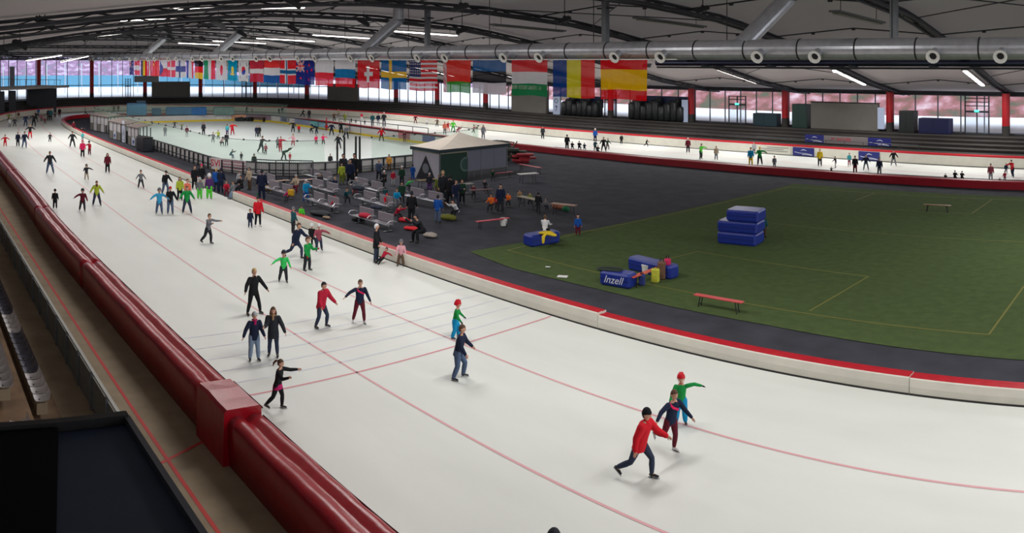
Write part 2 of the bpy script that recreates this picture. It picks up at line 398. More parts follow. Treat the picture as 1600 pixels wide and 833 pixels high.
# arched beams: top chord, lower chord, lacing
for X in BX:
    mb = MB(); yy = list(np.arange(-13, 86.1, 3.0))
    if X < -120: yy = [y for y in yy if y > 8]
    for dx in (-.32, .32): mb.tube([(X + dx, y, beamz(X, y) + .08) for y in yy], [(.09, .09)] * len(yy), 0, 6, ref=(1, 0, 0), cap='flat')
    mb.tube([(X, y, beamz(X, y) + .42) for y in yy], [(.14, .10)] * len(yy), 0, 6, ref=(1, 0, 0), cap='flat')
    for k in range(len(yy) - 1):
        a, b = yy[k], yy[k + 1]; m_ = (a + b) / 2; sl = math.atan2(beamz(X, b) - beamz(X, a), b - a)
        for s_ in (-1, 1):
            mb.bar((X + s_ * .3, a, beamz(X, a) + .08), (X, m_, beamz(X, m_) + .4), .07, .05); mb.bar((X, m_, beamz(X, m_) + .4), (X + s_ * .3, b, beamz(X, b) + .08), .07, .05)
        mb.box((X, m_, beamz(X, m_) + .20), (.60, abs(b - a) / cos(sl), .05), rx=sl)
    mb.build('trim_1', M_beam, None)['kind'] = 'structure'
# purlins / cable rods along the hall
for y in (20, 29, 40, 52, 64, 76):
    for i in range(len(BX) - 1):
        a, b = BX[i], BX[i + 1]
        if b < -120 and y < 16: continue
        mb = MB(); mb.tube([(a, y, beamz(a, y) + .35), ((a + b) / 2, y, roofz((a + b) / 2, y) - .22), (b, y, beamz(b, y) + .35)], .05, 0, 5, cap='flat')
        for q in (.25, .5, .75):
            x = a * (1 - q) + b * q; zz = beamz(x, y) + .35 + (roofz((a + b) / 2, y) - .22 - beamz(a, y) - .35) * (1 - abs(q - .5) * 2); mb.box((x, y, zz - .08), (.25, .12, .14))
        mb.build('trim_2', M_beam, None)['kind'] = 'structure'
for i in range(len(BX) - 1):      # wind bracing, crossed rods in every second bay
    if i % 2: continue
    a, b = BX[i], BX[i + 1]
    for y in (34, 58):
        for s in (0, 1):
            x0, x1 = (a, b) if s else (b, a)
            MB().tube([(x0, y, beamz(x0, y) + .3), (x1, y + 12, beamz(x1, y + 12) + .3)], .035, 0, 5, cap='flat').build('trim_3', M_beam, None)['kind'] = 'structure'

# ------------------------------------------------------------------ facade
FP = offset(OF, 8.6)
FP = [p for p in FP]
def fz(p): return roofz(p[0], p[1]) - .15 if p[0] < -112 else 6.35
FL = arc(FP)
def along(d):
    j = 0
    while j < len(FP) - 2 and FL[j + 1] < d: j += 1
    t = (d - FL[j]) / (FL[j + 1] - FL[j]); a, b = FP[j], FP[j + 1]
    return (a[0] * (1 - t) + b[0] * t, a[1] * (1 - t) + b[1] * t), atan2(b[1] - a[1], b[0] - a[0])
col_d = []
for px in (57, 140, 227, 315, 401, 483, 559, 624, 690, 765, 857, 962, 1085, 1232, 1395, 1575):
    b = path_at_px(FP, px); t = sqrt((b[2] - FP[b[4]][0]) ** 2 + (b[3] - FP[b[4]][1]) ** 2); col_d.append((FL[b[4]] + t, px))
cd = [d for d, _ in col_d]
ends = [max(0, cd[0] - 13), ] + cd + [cd[-1] + 12.5, cd[-1] + 25]
print('columns', [round(x, 1) for x in cd])
wn = 0
for k in range(len(ends) - 1):
    d0, d1 = ends[k], ends[k + 1]
    if d1 > FL[-1]: d1 = FL[-1] - .1
    if d0 >= d1: continue
    wn += 1; c, _ = along((d0 + d1) / 2)
    root = bpy.data.objects.new('window_%d' % wn, None); COL.objects.link(root); root.location = (c[0], c[1], TZ); struct(root)
    n = max(2, round((d1 - d0) / 2.4)); fr = MB()
    for i in range(n + 1):
        d = d0 + (d1 - d0) * i / n; p, a = along(d); zt = fz(p)
        fr.box((p[0] - c[0], p[1] - c[1], (zt - TZ) / 2), (.10, .14, zt - TZ), rz=a)
    for i in range(n):
        (p, a), (q, _) = along(d0 + (d1 - d0) * i / n), along(d0 + (d1 - d0) * (i + 1) / n)
        P0 = Vector((p[0] - c[0], p[1] - c[1], 0)); P1 = Vector((q[0] - c[0], q[1] - c[1], 0)); zt = min(fz(p), fz(q)) - TZ
        for zz in (.06, zt - .08) + ((2.6,) if zt > 4.6 else ()): fr.bar(P0 + Vector((0, 0, zz)), P1 + Vector((0, 0, zz)), .12, .10)
        MB().quad(P0 + Vector((0, 0, .05)), P1 + Vector((0, 0, .05)), P1 + Vector((0, 0, zt - .05)), P0 + Vector((0, 0, zt - .05))).build('pane', M_glass, root)
    fr.build('frame', M_frame, root)
    # eaves beam over the bay
    P = [along(d0 + (d1 - d0) * i / 6)[0] for i in range(7)]; e = MB()
    for i in range(6):
        e.bar((P[i][0] - c[0], P[i][1] - c[1], fz(P[i]) - TZ + .12), (P[i + 1][0] - c[0], P[i + 1][1] - c[1], fz(P[i + 1]) - TZ + .12), .3, .3)
    e.build('lintel', M_beam, root)
for d, px in col_d:
    p, a = along(d); q = offset([p, (p[0] + cos(a), p[1] + sin(a))], -.9)[0]; zt = min(fz(p), beamz(*q)) + .2
    root = bpy.data.objects.new('column', None); COL.objects.link(root); root.location = (q[0], q[1], TZ); struct(root)
    split = TZ + 1.0 if px > 520 else TZ + 1.0
    MB().tube([(0, 0, -.9), (0, 0, split - TZ)], .43, 0, 14, cap='flat').build('plinth', M_concg, root)
    MB().tube([(0, 0, split - TZ), (0, 0, zt - TZ)], .42, 0, 14, cap='flat').build('shaft', M_col, root)

# ------------------------------------------------------------------ outside: snow, fence, hillside
out = MB(); out.quad((-600, -60, TZ - .1), (-600, 600, TZ - .1), (-150, 600, TZ - .1), (-150, -60, TZ - .1))
FO = offset(OF, 9.2)
o2 = MB(); N = len(FO)
far_o = [( -85 + (p[0] + 85) * 4.5 , 40 + (p[1] - 40) * 4.5) for p in FO]
for i in range(N - 1): o2.quad((FO[i][0], FO[i][1], TZ - .06), (FO[i + 1][0], FO[i + 1][1], TZ - .06), (far_o[i + 1][0], far_o[i + 1][1], TZ - .06), (far_o[i][0], far_o[i][1], TZ - .06))
struct(o2.build('snow_ground', M_snow), 'snow covered ground outside the hall')
# hillside of bare reddish woodland
mh = bpy.data.materials.new('bare_woodland'); mh.use_nodes = True; nt = mh.node_tree; b = nt.nodes['Principled BSDF']; b.inputs['Roughness'].default_value = 1; b.inputs['Specular IOR Level'].default_value = 0
tc = nt.nodes.new('ShaderNodeTexCoord'); n1 = nt.nodes.new('ShaderNodeTexNoise'); n1.inputs['Scale'].default_value = .35; n1.inputs['Detail'].default_value = 6
cr = nt.nodes.new('ShaderNodeValToRGB'); e = cr.color_ramp.elements; e[0].position = .33; e[0].color = srgb(96, 100, 86); e[1].position = .72; e[1].color = srgb(214, 190, 196)
x = e.new(.45); x.color = srgb(138, 96, 92); x = e.new(.56); x.color = srgb(172, 122, 128)
mp = nt.nodes.new('ShaderNodeMapping'); mp.inputs['Scale'].default_value = (1, 1, 1.6)
nt.links.new(tc.outputs['Object'], mp.inputs[0]); nt.links.new(mp.outputs[0], n1.inputs['Vector']); nt.links.new(n1.outputs[0], cr.inputs[0]); nt.links.new(cr.outputs[0], b.inputs['Base Color'])
hb = MB(); hp = [(-330, -40), (-320, 60), (-290, 130), (-230, 170), (-170, 150), (-120, 118), (-60, 108), (0, 104), (60, 104)]
hp = spline(hp, 6); rows = [(0, 0), (3, 2.2), (8, 5.5), (16, 10), (30, 20), (60, 42)]
for i in range(len(hp) - 1):
    pass
vs = []
for i, p in enumerate(hp):
    a = Vector(hp[max(0, i - 1)]); bb = Vector(hp[min(len(hp) - 1, i + 1)]); d = (bb - a).normalized(); nn = Vector((-d.y, d.x))
    for r, zz in rows: j = noise.noise(Vector((p[0] * .08, p[1] * .08, r * .3))); vs.append((p[0] + nn.x * r, p[1] + nn.y * r, TZ - .1 + zz * (1 + .25 * j)))
K = len(rows); hb.add(vs, [(i * K + k, i * K + k + 1, (i + 1) * K + k + 1, (i + 1) * K + k) for i in range(len(hp) - 1) for k in range(K - 1)])
mh2 = mh.copy(); mh2.name = 'hazy_woodland'  # left-hand copy of the woodland with distance haze mixed into its colours
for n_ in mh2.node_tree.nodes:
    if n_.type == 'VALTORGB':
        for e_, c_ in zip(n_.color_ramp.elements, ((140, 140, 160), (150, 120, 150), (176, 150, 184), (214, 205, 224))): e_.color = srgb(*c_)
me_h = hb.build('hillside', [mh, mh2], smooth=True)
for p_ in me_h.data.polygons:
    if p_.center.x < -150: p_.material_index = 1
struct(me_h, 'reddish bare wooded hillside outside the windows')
# pale blue fence outside the far end
fb = MB(); P = [p for p in offset(OF, 34) if p[0] < -120 and p[1] < 92]
fb.sweep(P, [(0, 3.6), (0, 6.4)]); fo = fb.build('outside_fence', mat('pale_blue_panel', (120, 190, 225), .6)); struct(fo, 'pale blue panel fence outside the far end windows')
fb = MB()
for i in range(0, len(P), 1): fb.box((P[i][0], P[i][1], 5.6), (.2, .2, 7.4))
fb.build('fence_post', mat('pale_post', (222, 228, 238), .6), fo)
# unseen wall added to keep out light from behind the camera
struct(MB().box((-60, -14.2, 5.5), (190, .4, 12)).build('wall_light_block', M_concd), 'added dark wall out of view, blocking light behind the near stand')
# ------------------------------------------------------------------ hall lamps
M_tube = mat('lamp_diffuser_lit', (255, 248, 240), .5, emit=((255, 244, 236), 9.0))
M_off = mat('lamp_diffuser_unlit', (120, 118, 100), .5)
M_house = mat('lamp_housing', (112, 112, 112), .5, metal=.3)
def lamp(a, b, lit, label, group, power=1.0):
    a = Vector(a); b = Vector(b); c = (a + b) / 2; d = b - a; L = d.length
    root = thing('strip_lamp', label, 'ceiling lamp', c, 0, group)
    u = d.normalized(); side = Vector((0, 0, 1)).cross(u).normalized(); up = u.cross(side)
    def bx(w, h, off, LL):
        mb = MB(); hx = side * w / 2; hz = up * h / 2; o = up * off; e = u * LL / 2
        vs = [o + s1 * e + s2 * hx + s3 * hz for s1 in (-1, 1) for s2 in (-1, 1) for s3 in (-1, 1)]
        mb.add(vs, [(0, 1, 3, 2), (4, 6, 7, 5), (0, 4, 5, 1), (2, 3, 7, 6), (0, 2, 6, 4), (1, 5, 7, 3)]); return mb
    bx(.62, .10, .10, L + .3).build('housing', M_house, root)
    bx(.34, .05, .0, L).build('diffuser', M_tube if lit else M_off, root)
    for s1 in (-.8, .8):
        p = u * (L / 2 * s1); MB().tube([p + up * .12, Vector((p.x, p.y, max(.5, roofz(c.x + p.x, c.y + p.y) - c.z - .05)))], .02, 0, 4, cap='flat').build('hanger', M_black, root)
    if lit:
        ld = bpy.data.lights.new('lamp_light', 'AREA'); ld.shape = 'RECTANGLE'; ld.size = .5; ld.size_y = L; ld.energy = LAMP_W * power; ld.color = (1.0, .995, .985)
        lo = bpy.data.objects.new('lamp_light', ld); COL.objects.link(lo); lo.parent = root
        q = Matrix((side, -u, up)).transposed().to_quaternion(); lo.rotation_mode = 'QUATERNION'; lo.rotation_quaternion = q; lo.location = up * -.06
rows = [(68.2, 9.15, 76.6, 7.4, 1, 'far row over the far straight'), (37.5, 12.35, 44.7, 12.1, 2, 'middle row above the duct'), (14.4, 12.7, 22.4, 13.0, 3, 'near row over the near straight')]
names = ['first', 'second', 'third', 'fourth', 'fifth', 'sixth', 'seventh', 'eighth', 'ninth', 'tenth', 'eleventh', 'twelfth']
for (y0, z0, y1, z1, rk, nm) in rows:
    n = 0
    for k, X in enumerate(BX):
        x = X - 1.8
        if x < -104 or x > 14: continue
        za, zb = z0, z1
        if rk == 3 and x < -60: za, zb = min(z0, roofz(x, y0) - .7), min(z1, roofz(x, y1) - .7)
        za = min(za, roofz(x, y0) - .3); zb = min(zb, roofz(x, y1) - .3)
        lit = (rk == 1) or (rk == 2 and (x < -45 or x > -8)) or rk == 3  # unseen right-hand lamps of near and middle rows lit to brighten the near ice
        if rk == 2 and -45 < x < -8: lit = False
        if rk == 3 and -60 < x < -35: lit = True
        lamp((x, y0, za), (x, y1, zb), lit, ('lit' if lit else 'unlit') + ' long strip lamp, %s from the right in the %s' % (names[n], nm), 'strip lamps, ' + nm, .72 if rk == 3 and x < -40 else (.9 if x < -60 or (rk == 3 and x > -20) else 1.0))
        n += 1
lamp(atD(42, 95, 93), atD(95, 87, 96), True, 'short lit strip lamp left of the third red column, low over the far bend', 'strip lamps over the far bend', .5)
lamp(atD(96, 97, 100), atD(137, 88, 104), True, 'short lit strip lamp touching the top of the column at the left', 'strip lamps over the far bend', .5)

# ------------------------------------------------------------------ air ducts
DY, DZ, DR = 32.4, 10.42, .47
duct = thing('air_duct', 'long round sheet metal air duct with white-rimmed nozzles crossing the hall', 'air duct', (-60, DY, DZ))
x = 10.0; mb = MB(); k = 0
secs = []
while x > -133: secs.append(x); x -= 2.75
for i in range(len(secs) - 1):
    MB().tube([(secs[i] + 60, 0, 0), (secs[i + 1] + 60 + .03, 0, 0)], DR, 0, 24, ref=(0, 0, 1), cap='flat').build('duct_section', M_sheet, duct, smooth=False)
    MB().tube([(secs[i] + 60 - .03, 0, 0), (secs[i] + 60 + .03, 0, 0)], DR + .025, 0, 20, ref=(0, 0, 1), cap='flat').build('duct_flange', M_black, duct)
nx = []
base = -5.5
while base > -131: nx += [base, base - 2.85]; base -= 8.2
M_noz = mat('nozzle_white', (232, 232, 226), .45)
for x in nx:
    mb = MB(); a = Vector((x + 60, -.2, -.05)); dirv = Vector((.25 * (1 if x < -60 else 0), -.88, -.42)).normalized()
    e = a + dirv * .62
    mb.tube([a, e], [.2, .2], 0, 12, cap='flat'); n_ = mb.build('nozzle', M_sheet, duct)
    m2 = MB(); n = 14; A = dirv.orthogonal().normalized(); B = dirv.cross(A)
    ring = lambda r, q: [e + dirv * q + (A * cos(2 * pi * i / n) + B * sin(2 * pi * i / n)) * r for i in range(n)]
    rs = [ring(.2, 0), ring(.3, .05), ring(.3, .12), ring(.2, .12), ring(.15, .03)]
    vs = [v for r_ in rs for v in r_]; fs = [(i * n + k, i * n + (k + 1) % n, (i + 1) * n + (k + 1) % n, (i + 1) * n + k) for i in range(4) for k in range(n)]
    m2.add(vs, fs, 0); m2.add(ring(.15, .035), [tuple(range(n))], 1); m2.build('nozzle_rim', [M_noz, M_black], n_)
for x in list(np.arange(6, -130, -8.2)):
    MB().tube([(x + 60, 0, DR), (x + 60, 0, roofz(x, DY) - DZ - .1)], .025, 0, 5, cap='flat').build('hanger', M_black, duct)
for px, lab in ((1160, 'right'), (570, 'above the Swiss-cross flag'), (337, 'left of centre'), (226, 'far left')):
    t = ang(px); X = -DY / tan(t); q = Vector((X, DY, DZ + .25))
    root = thing('branch_duct', 'slanting round duct rising from main duct to roof, %s' % {'right': 'nearest the camera', 'above the Swiss-cross flag': 'above the red flag with white cross', 'left of centre': 'above the green white and red flag', 'far left': 'furthest, above the red white red flag'}[lab], 'air duct', q, 0, 'branch ducts')
    e = Vector((1.1 if px > 1000 else .7, 2.6, 2.3)); MB().tube([(0, 0, 0), e], .43, 0, 18, cap='flat').build('pipe', M_sheet, root)
    top = max(.6, roofz(X + e.x, DY + e.y) - q.z - e.z); MB().tube([e + Vector((0, 0, -.1)), e + Vector((0, 0, top))], .43, 0, 18, cap='flat').build('riser', M_sheet, root)
    MB().tube([e - Vector((0, 0, .12)), e + Vector((0, 0, .06))], .47, 0, 18, cap='flat').build('collar', M_steel, root)
for px, lab in ((1397, 'below the unlit roof panel'), (946, 'above the yellow and red striped flag'), (668, 'above the striped flag with stars')):
    t = ang(px); X = -36.5 / tan(t); zt = roofz(X, 36.5)
    root = thing('hanger_post', 'grey steel hanger post between roof and duct, %s' % lab, 'bracket', (X, 36.5, 10.9), 0, 'duct hangers')
    MB().box((0, 0, (zt - 10.9) / 2), (.34, .34, zt - 10.9)).build('post', M_steel, root); MB().box((0, 0, (zt - 10.9) * .72), (1.1, .3, .1)).build('crossbar', M_beam, root)
second = thing('air_duct', 'thinner dark blue pipe running behind and below the main duct', 'air duct', (-20, 60, 9.72))
MB().tube([(-22, 0, 0), (36, 0, 0)], .28, 0, 14, ref=(0, 0, 1), cap='flat').build('pipe', mat('blue_grey_pipe', (70, 76, 96), .25, metal=.7), second)
MB().box((7, .1, -.42), (58, .25, .16)).build('carrier', M_beam, second)
for px in (1013, 1105, 1208, 1335, 1460):
    t = ang(px); X = -60 / tan(t) + 20; MB().box((X, -.2, -.25), (.8, .5, .12), rz=.3, rx=.5).build('bracket', M_steel, second)
for X in (-45, -32, -20, -7, 5): MB().tube([(X + 20, 0, .2), (X + 20, 0, roofz(X, 60) - 9.75)], .03, 0, 5, cap='flat').build('hanger', M_black, second)

# ------------------------------------------------------------------ loudspeakers / black spot fittings under the roof
fx = [(70, 36, 34, 46, 'largest black fitting at the left, tilted down to the right'), (31, 70, 26, 52, 'second black fitting at the left edge'), (6, 79, 16, 60, 'black fitting cut by the left edge'),
      (203, 56, 15, 80, 'small black fitting below the long lit strip'), (261, 48, 17, 74, 'black fitting left of the slanting duct'), (267, 59, 13, 92, 'small black fitting under another, left of the slanting duct'),
      (341, 38, 25, 60, 'black fitting just left of the slanting duct top'), (378, 53, 17, 76, 'black fitting right of the slanting duct'), (373, 62, 9, 100, 'tiny black fitting near the second lit strip'), (458, 45, 19, 62, 'black fitting left of the large slanting duct'),
      (458, 5, 28, 40, 'black fitting at the top edge left of centre'), (568, 35, 21, 60, 'black fitting beside the large slanting duct'), (720, 12, 26, 44, 'black fitting at the top edge, centre'), (722, 48, 20, 58, 'black fitting right of the third lit strip'),
      (882, 31, 21, 50, 'black fitting above the big dark beam'), (1098, 15, 22, 42, 'black fitting on the beam left of the near branch duct'), (316, 60, 12, 90, 'brownish fitting above the black red gold flag'), (130, 63, 8, 100, 'tiny fitting above the far bend')]
for px, py, wpx, D, lab in fx:
    c = atD(px, py, D); t = ang(px); wd = wpx * D / F * 1.02
    root = thing('hanging_floodlight', lab.replace('fitting', 'floodlight'), 'floodlight', c, pi / 2 - t)
    tl = (.5 if px < 600 else -.35)
    mb = MB(); R = Matrix.Rotation(tl, 3, 'Y')
    def rb(cc, dd, m=0):
        vs = [R @ (Vector(cc) + Vector((a * dd[0] / 2, b_ * dd[1] / 2, c_ * dd[2] / 2))) for a in (-1, 1) for b_ in (-1, 1) for c_ in (-1, 1)]
        mb.add(vs, [(0, 1, 3, 2), (4, 6, 7, 5), (0, 4, 5, 1), (2, 3, 7, 6), (0, 2, 6, 4), (1, 5, 7, 3)], m)
    rb((0, 0, 0), (wd, wd * .45, wd * .22)); rb((0, 0, wd * .14), (wd * .8, wd * .3, wd * .1)); rb((0, 0, -wd * .13), (wd * .92, wd * .38, wd * .03)); mb.build('housing', M_black, root)
    m2 = MB(); m2.tube([(0, 0, wd * .1), (0, 0, wd * .3)], wd * .12, 0, 8, cap='flat'); m2.tube([(0, 0, wd * .2), (0, 0, max(wd * .5, roofz(c.x, c.y) - c.z))], .03, 0, 5, cap='flat'); m2.build('bracket', M_black, root)

# ------------------------------------------------------------------ flags
def C(*a): return a
R_, B_, W_, K_, G_, Y_ = (205, 30, 40), (28, 60, 150), (206, 204, 208), (34, 32, 36), (30, 130, 70), (232, 190, 40)
def hs(*cs): return lambda u, v: cs[min(len(cs) - 1, int(v * len(cs)))]
def vs_(*cs): return lambda u, v: cs[min(len(cs) - 1, int(u * len(cs)))]
def nordic(bgc, c1, w1, c2=None, w2=0):
    def f(u, v):
        du, dv = abs(u - .37), abs(v - .5) * .66
        if c2 and (du < w2 or dv < w2): return c2
        if du < w1 or dv < w1: return c1
        return bgc
    return f
def swiss(u, v):
    x, y = abs(u - .5) * 1.45, abs(v - .5)
    return W_ if (x < .09 and y < .3) or (y < .09 and x < .3) else R_
def usa(u, v):
    if u < .42 and v < .54:
        return W_ if (int(u * 48) % 3 == 1 and int(v * 30) % 3 == 1) else (40, 50, 100)
    return R_ if int(v * 13) % 2 == 0 else W_
def spain(u, v): return (214, 24, 32) if v < .25 or v > .75 else (232, 178, 12)
def belarus(u, v):
    if u < .12: return W_ if int(v * 24 + u * 60) % 2 else (190, 60, 70)
    return (222, 52, 44) if v < .66 else (56, 150, 46)
def disc(c, r, bgc, sx=1.0): return lambda u, v: c if ((u - .5) * 1.5 * sx) ** 2 + (v - .5) ** 2 < r * r else bgc
def korea(u, v):
    x, y = (u - .5) * 1.5, v - .5
    if x * x + y * y < .045: return R_ if y + .05 * sin(x * 14) < 0 else B_
    for sx in (-1, 1):
        for sy in (-1, 1):
            if abs(x * sx - .42) < .07 and abs(y * sy - .3) < .08 and int((y + x) * 40) % 2: return K_
    return W_
def kaz(u, v):
    x, y = (u - .5) * 1.5, v - .48
    return (222, 200, 60) if (x * x + y * y < .03 or (abs(y - .2) < .05 and abs(x) < .28 - abs(y - .2)) or (u < .06 and int(v * 30) % 2)) else (0, 140, 180)
def nzl(u, v, star=R_):
    if u < .46 and v < .5:
        x, y = abs(u - .23) / .23, abs(v - .25) / .25
        if x < .1 or y < .1: return R_
        if x < .2 or y < .2: return W_
        if abs(x - y) < .1: return R_
        if abs(x - y) < .25: return W_
        return (28, 40, 120)
    for a, b in ((.74, .2), (.62, .45), (.86, .4), (.74, .78), (.25, .75)):
        if abs(u - a) + abs(v - b) * .7 < .045: return star
    return (28, 40, 120)
def czech(u, v): return (40, 60, 130) if u < .5 - abs(v - .5) else (W_ if v < .5 else R_)
def china(u, v):
    for a, b, r in ((.18, .26, .1), (.34, .1, .035), (.4, .2, .035), (.4, .33, .035), (.34, .43, .035)):
        if ((u - a) * 1.5) ** 2 + (v - b) ** 2 < r * r * .8: return Y_
    return (220, 40, 36)
def canada(u, v):
    if u < .25 or u > .75: return R_
    x, y = (u - .5) * 1.5, v - .5
    return R_ if abs(x) + abs(y) * .8 < .2 or (abs(x) < .03 and 0 < y < .32) else W_
flags = [('red and yellow horizontally striped flag, largest and rightmost', 938, 1012, spain), ('blue yellow and red vertically striped flag', 864, 930, vs_((20, 60, 130), (206, 196, 40), (214, 48, 48))),
         ('red white and green horizontally striped flag', 799, 856, hs((208, 50, 56), W_, (20, 125, 75))), ('blue black and white horizontally striped flag', 739, 791, hs((16, 88, 150), (36, 36, 42), (200, 196, 206))),
         ('red and green flag with patterned left edge', 692, 736, belarus), ('flag of red and white stripes with white stars on blue', 640, 683, usa), ('blue flag with yellow cross', 596, 635, nordic((14, 96, 160), (226, 180, 50), .075)),
         ('red flag with white cross', 559, 593, swiss), ('white blue and red horizontally striped flag', 523, 556, hs(W_, (20, 110, 165), R_)), ('white and red two-band flag', 492, 522, hs(W_, (214, 44, 60))),
         ('dark blue flag with crossed emblem in its corner and red stars', 463, 491, nzl), ('red flag with white-edged blue cross', 438, 463, nordic(R_, W_, .095, (30, 90, 140), .045)),
         ('red white and blue horizontally striped flag', 413, 437, hs((214, 50, 50), W_, (28, 80, 150))), ('dark red flag with narrow white band', 390, 412, lambda u, v: W_ if .4 < v < .6 else (180, 40, 60)),
         ('white flag with red and blue round emblem and black bars', 372, 389, korea), ('light blue flag with yellow sun emblem', 355, 371, kaz), ('white flag with red disc', 338, 354, disc((206, 36, 60), .27, W_)),
         ('green white and red vertically striped flag', 319, 336, vs_((20, 140, 90), W_, (214, 40, 60))), ('black red and gold horizontally striped flag', 304, 318, hs(K_, (220, 40, 40), (222, 180, 60))), ('blue white and red vertically striped flag', 291, 303, vs_((40, 70, 150), W_, (214, 60, 60))),
         ('white flag with blue cross', 275, 290, nordic(W_, (26, 60, 130), .1)), ('red flag with thin white cross', 262, 274, nordic((214, 48, 64), W_, .06)), ('white and red flag with blue wedge', 250, 261, czech),
         ('plain red flag with small yellow stars', 238, 249, china), ('red and white flag with leaf emblem', 231, 237, canada), ('black yellow and red vertically striped flag', 220, 230, vs_(K_, (222, 190, 60), R_)),
         ('red white red horizontally striped flag', 210, 219, hs((214, 44, 60), W_, (214, 44, 60))), ('dark blue flag at the far left end of the row', 202, 209, lambda u, v: nzl(u, v, W_))]
def cloth(c):
    n = 'flag_cloth_%02x%02x%02x' % c
    if n in MATS: return MATS[n]
    m = bpy.data.materials.new(n); m.use_nodes = True; nt = m.node_tree; nt.nodes.clear()
    o = nt.nodes.new('ShaderNodeOutputMaterial'); mx = nt.nodes.new('ShaderNodeMixShader'); t = nt.nodes.new('ShaderNodeBsdfTransparent')
    d = nt.nodes.new('ShaderNodeBsdfDiffuse'); tr = nt.nodes.new('ShaderNodeBsdfTranslucent'); m2 = nt.nodes.new('ShaderNodeMixShader')
    d.inputs[0].default_value = srgb(*c); tr.inputs[0].default_value = srgb(*c); m2.inputs[0].default_value = .35; mx.inputs[0].default_value = .90
    nt.links.new(d.outputs[0], m2.inputs[1]); nt.links.new(tr.outputs[0], m2.inputs[2]); nt.links.new(t.outputs[0], mx.inputs[1]); nt.links.new(m2.outputs[0], mx.inputs[2]); nt.links.new(mx.outputs[0], o.inputs[0])
    MATS[n] = m; return m
FY = 31.7
rail = thing('flag_rail', 'thin white rod carrying the row of flags below the duct', 'rail', (-60, FY, 9.97))
MB().tube([(-48, 0, 0), (39, 0, 0)], .025, 0, 6, cap='flat').build('rod', M_noz, rail)
for x in np.arange(-106, -21, 8.2): MB().tube([(x + 60, 0, 0), (x + 60, .4, .35)], .015, 0, 4, cap='flat').build('clip', M_black, rail)
for lab, xl, xr, fn in flags:
    a, b = -FY / tan(ang(xl)), -FY / tan(ang(xr)); w = b - a; hgt = 2.03
    root = thing('flag', lab + ', hanging below the duct', 'flag', (a, FY, 9.95), 0)
    nu, nv = (48, 33) if w and xl > 180 else (24, 16)
    cols = []; mb = MB(); vs = []
    for j in range(nv + 1):
        for i in range(nu + 1):
            u, v = i / nu, j / nv; vs.append((u * w, .05 * sin(u * 9 + xl) * (.3 + v) + .02 * sin(u * 23), -v * hgt - .03 * sin(u * 7 + xl) * v))
    fs, ms = [], []
    for j in range(nv):
        for i in range(nu):
            c = tuple(fn((i + .5) / nu, (j + .5) / nv))
            if c not in cols: cols.append(c)
            fs.append((j * (nu + 1) + i, (j + 1) * (nu + 1) + i, (j + 1) * (nu + 1) + i + 1, j * (nu + 1) + i + 1)); ms.append(cols.index(c))
    mb.v = vs; mb.f = fs; mb.m = ms; mb.build('cloth', [cloth(c) for c in cols], root, smooth=True)
    MB().box((w / 2, 0, .01), (w, .02, .05)).build('sleeve', cloth(W_), root)

# ------------------------------------------------------------------ things in front of the far windows
def facade_box(x0, x1, y0, y1, m, name, label, cat, depth=.5, off=7.4, D=None):
    b = path_at_px(offset(OF, off), (x0 + x1) / 2); D = b[0] if D is None else D
    a = atD(x0, y1, D); c = atD(x1, y1, D); a2, c2 = a, c
    dv = Vector((FP[b[4] + 1][0] - FP[b[4]][0], FP[b[4] + 1][1] - FP[b[4]][1], 0)).normalized() if x0 > 380 else None
    mid = (a + c) / 2; wd = (c - a).length; rz = atan2((c - a).y, (c - a).x)
    if dv is not None:
        rz = atan2(dv.y, dv.x); ts, te = ang(x0), ang(x1)
        # real width along the facade direction
        wd = wd / max(.35, abs(cos(atan2((c - a).y, (c - a).x) - rz)))
    h = (y1 - y0) * D / F; zb = max(TZ, mid.z)
    root = thing(name, label, cat, (mid.x, mid.y, zb), rz)
    return root, wd, h, m, depth
def simple(root, wd, h, m, depth, part='panel'):
    MB().rbox((0, 0, h / 2), (wd, depth, h), r=.05).build(part, m, root)
for x0, x1, y0, y1, lab in ((1267, 1372, 165, 207, 'large plain grey screen wall between two red columns at the right'), (800, 854, 148, 183, 'grey screen wall below the red white and green flag'),
                           (512, 560, 134, 160, 'grey screen wall below the white and red flag'), (237, 297, 128, 151, 'grey screen wall at the far end below the small flags')):
    r = facade_box(x0, x1, y0, y1, M_grey, 'screen_wall', lab, 'screen'); simple(*r)
    MB().rbox((0, -.02, r[2] + .03), (r[1] + .06, .56, .08), r=.02).build('top_cap', M_dark, r[0])
for x0, x1, y0, y1, c, lab in ((1241, 1264, 170, 207, (20, 52, 46), 'dark green cabinet left of the large grey screen wall'), (1180, 1217, 179, 199, (24, 50, 58), 'low dark teal container left of a red column'),
                               (1408, 1431, 176, 210, (28, 34, 34), 'tall black cabinet right of a red column'), (1438, 1486, 187, 211, (20, 26, 70), 'navy blue container near the glass door at the right')):
    r = facade_box(x0, x1, y0, y1, mat('cab_%d' % x0, c, .5), 'storage_cabinet', lab, 'cabinet', 1.2); simple(*r, part='body')
    for q in (-.25, .25): MB().box((q * r[1], -.61, r[2] * .5), (r[1] * .44, .03, r[2] * .86)).build('door', mat('cab_%d' % x0, c), r[0])
M_tarp = mat('black_tarpaulin', (24, 28, 30), .45, var=.3, scale=1.5, bump=.6, dist=.1)
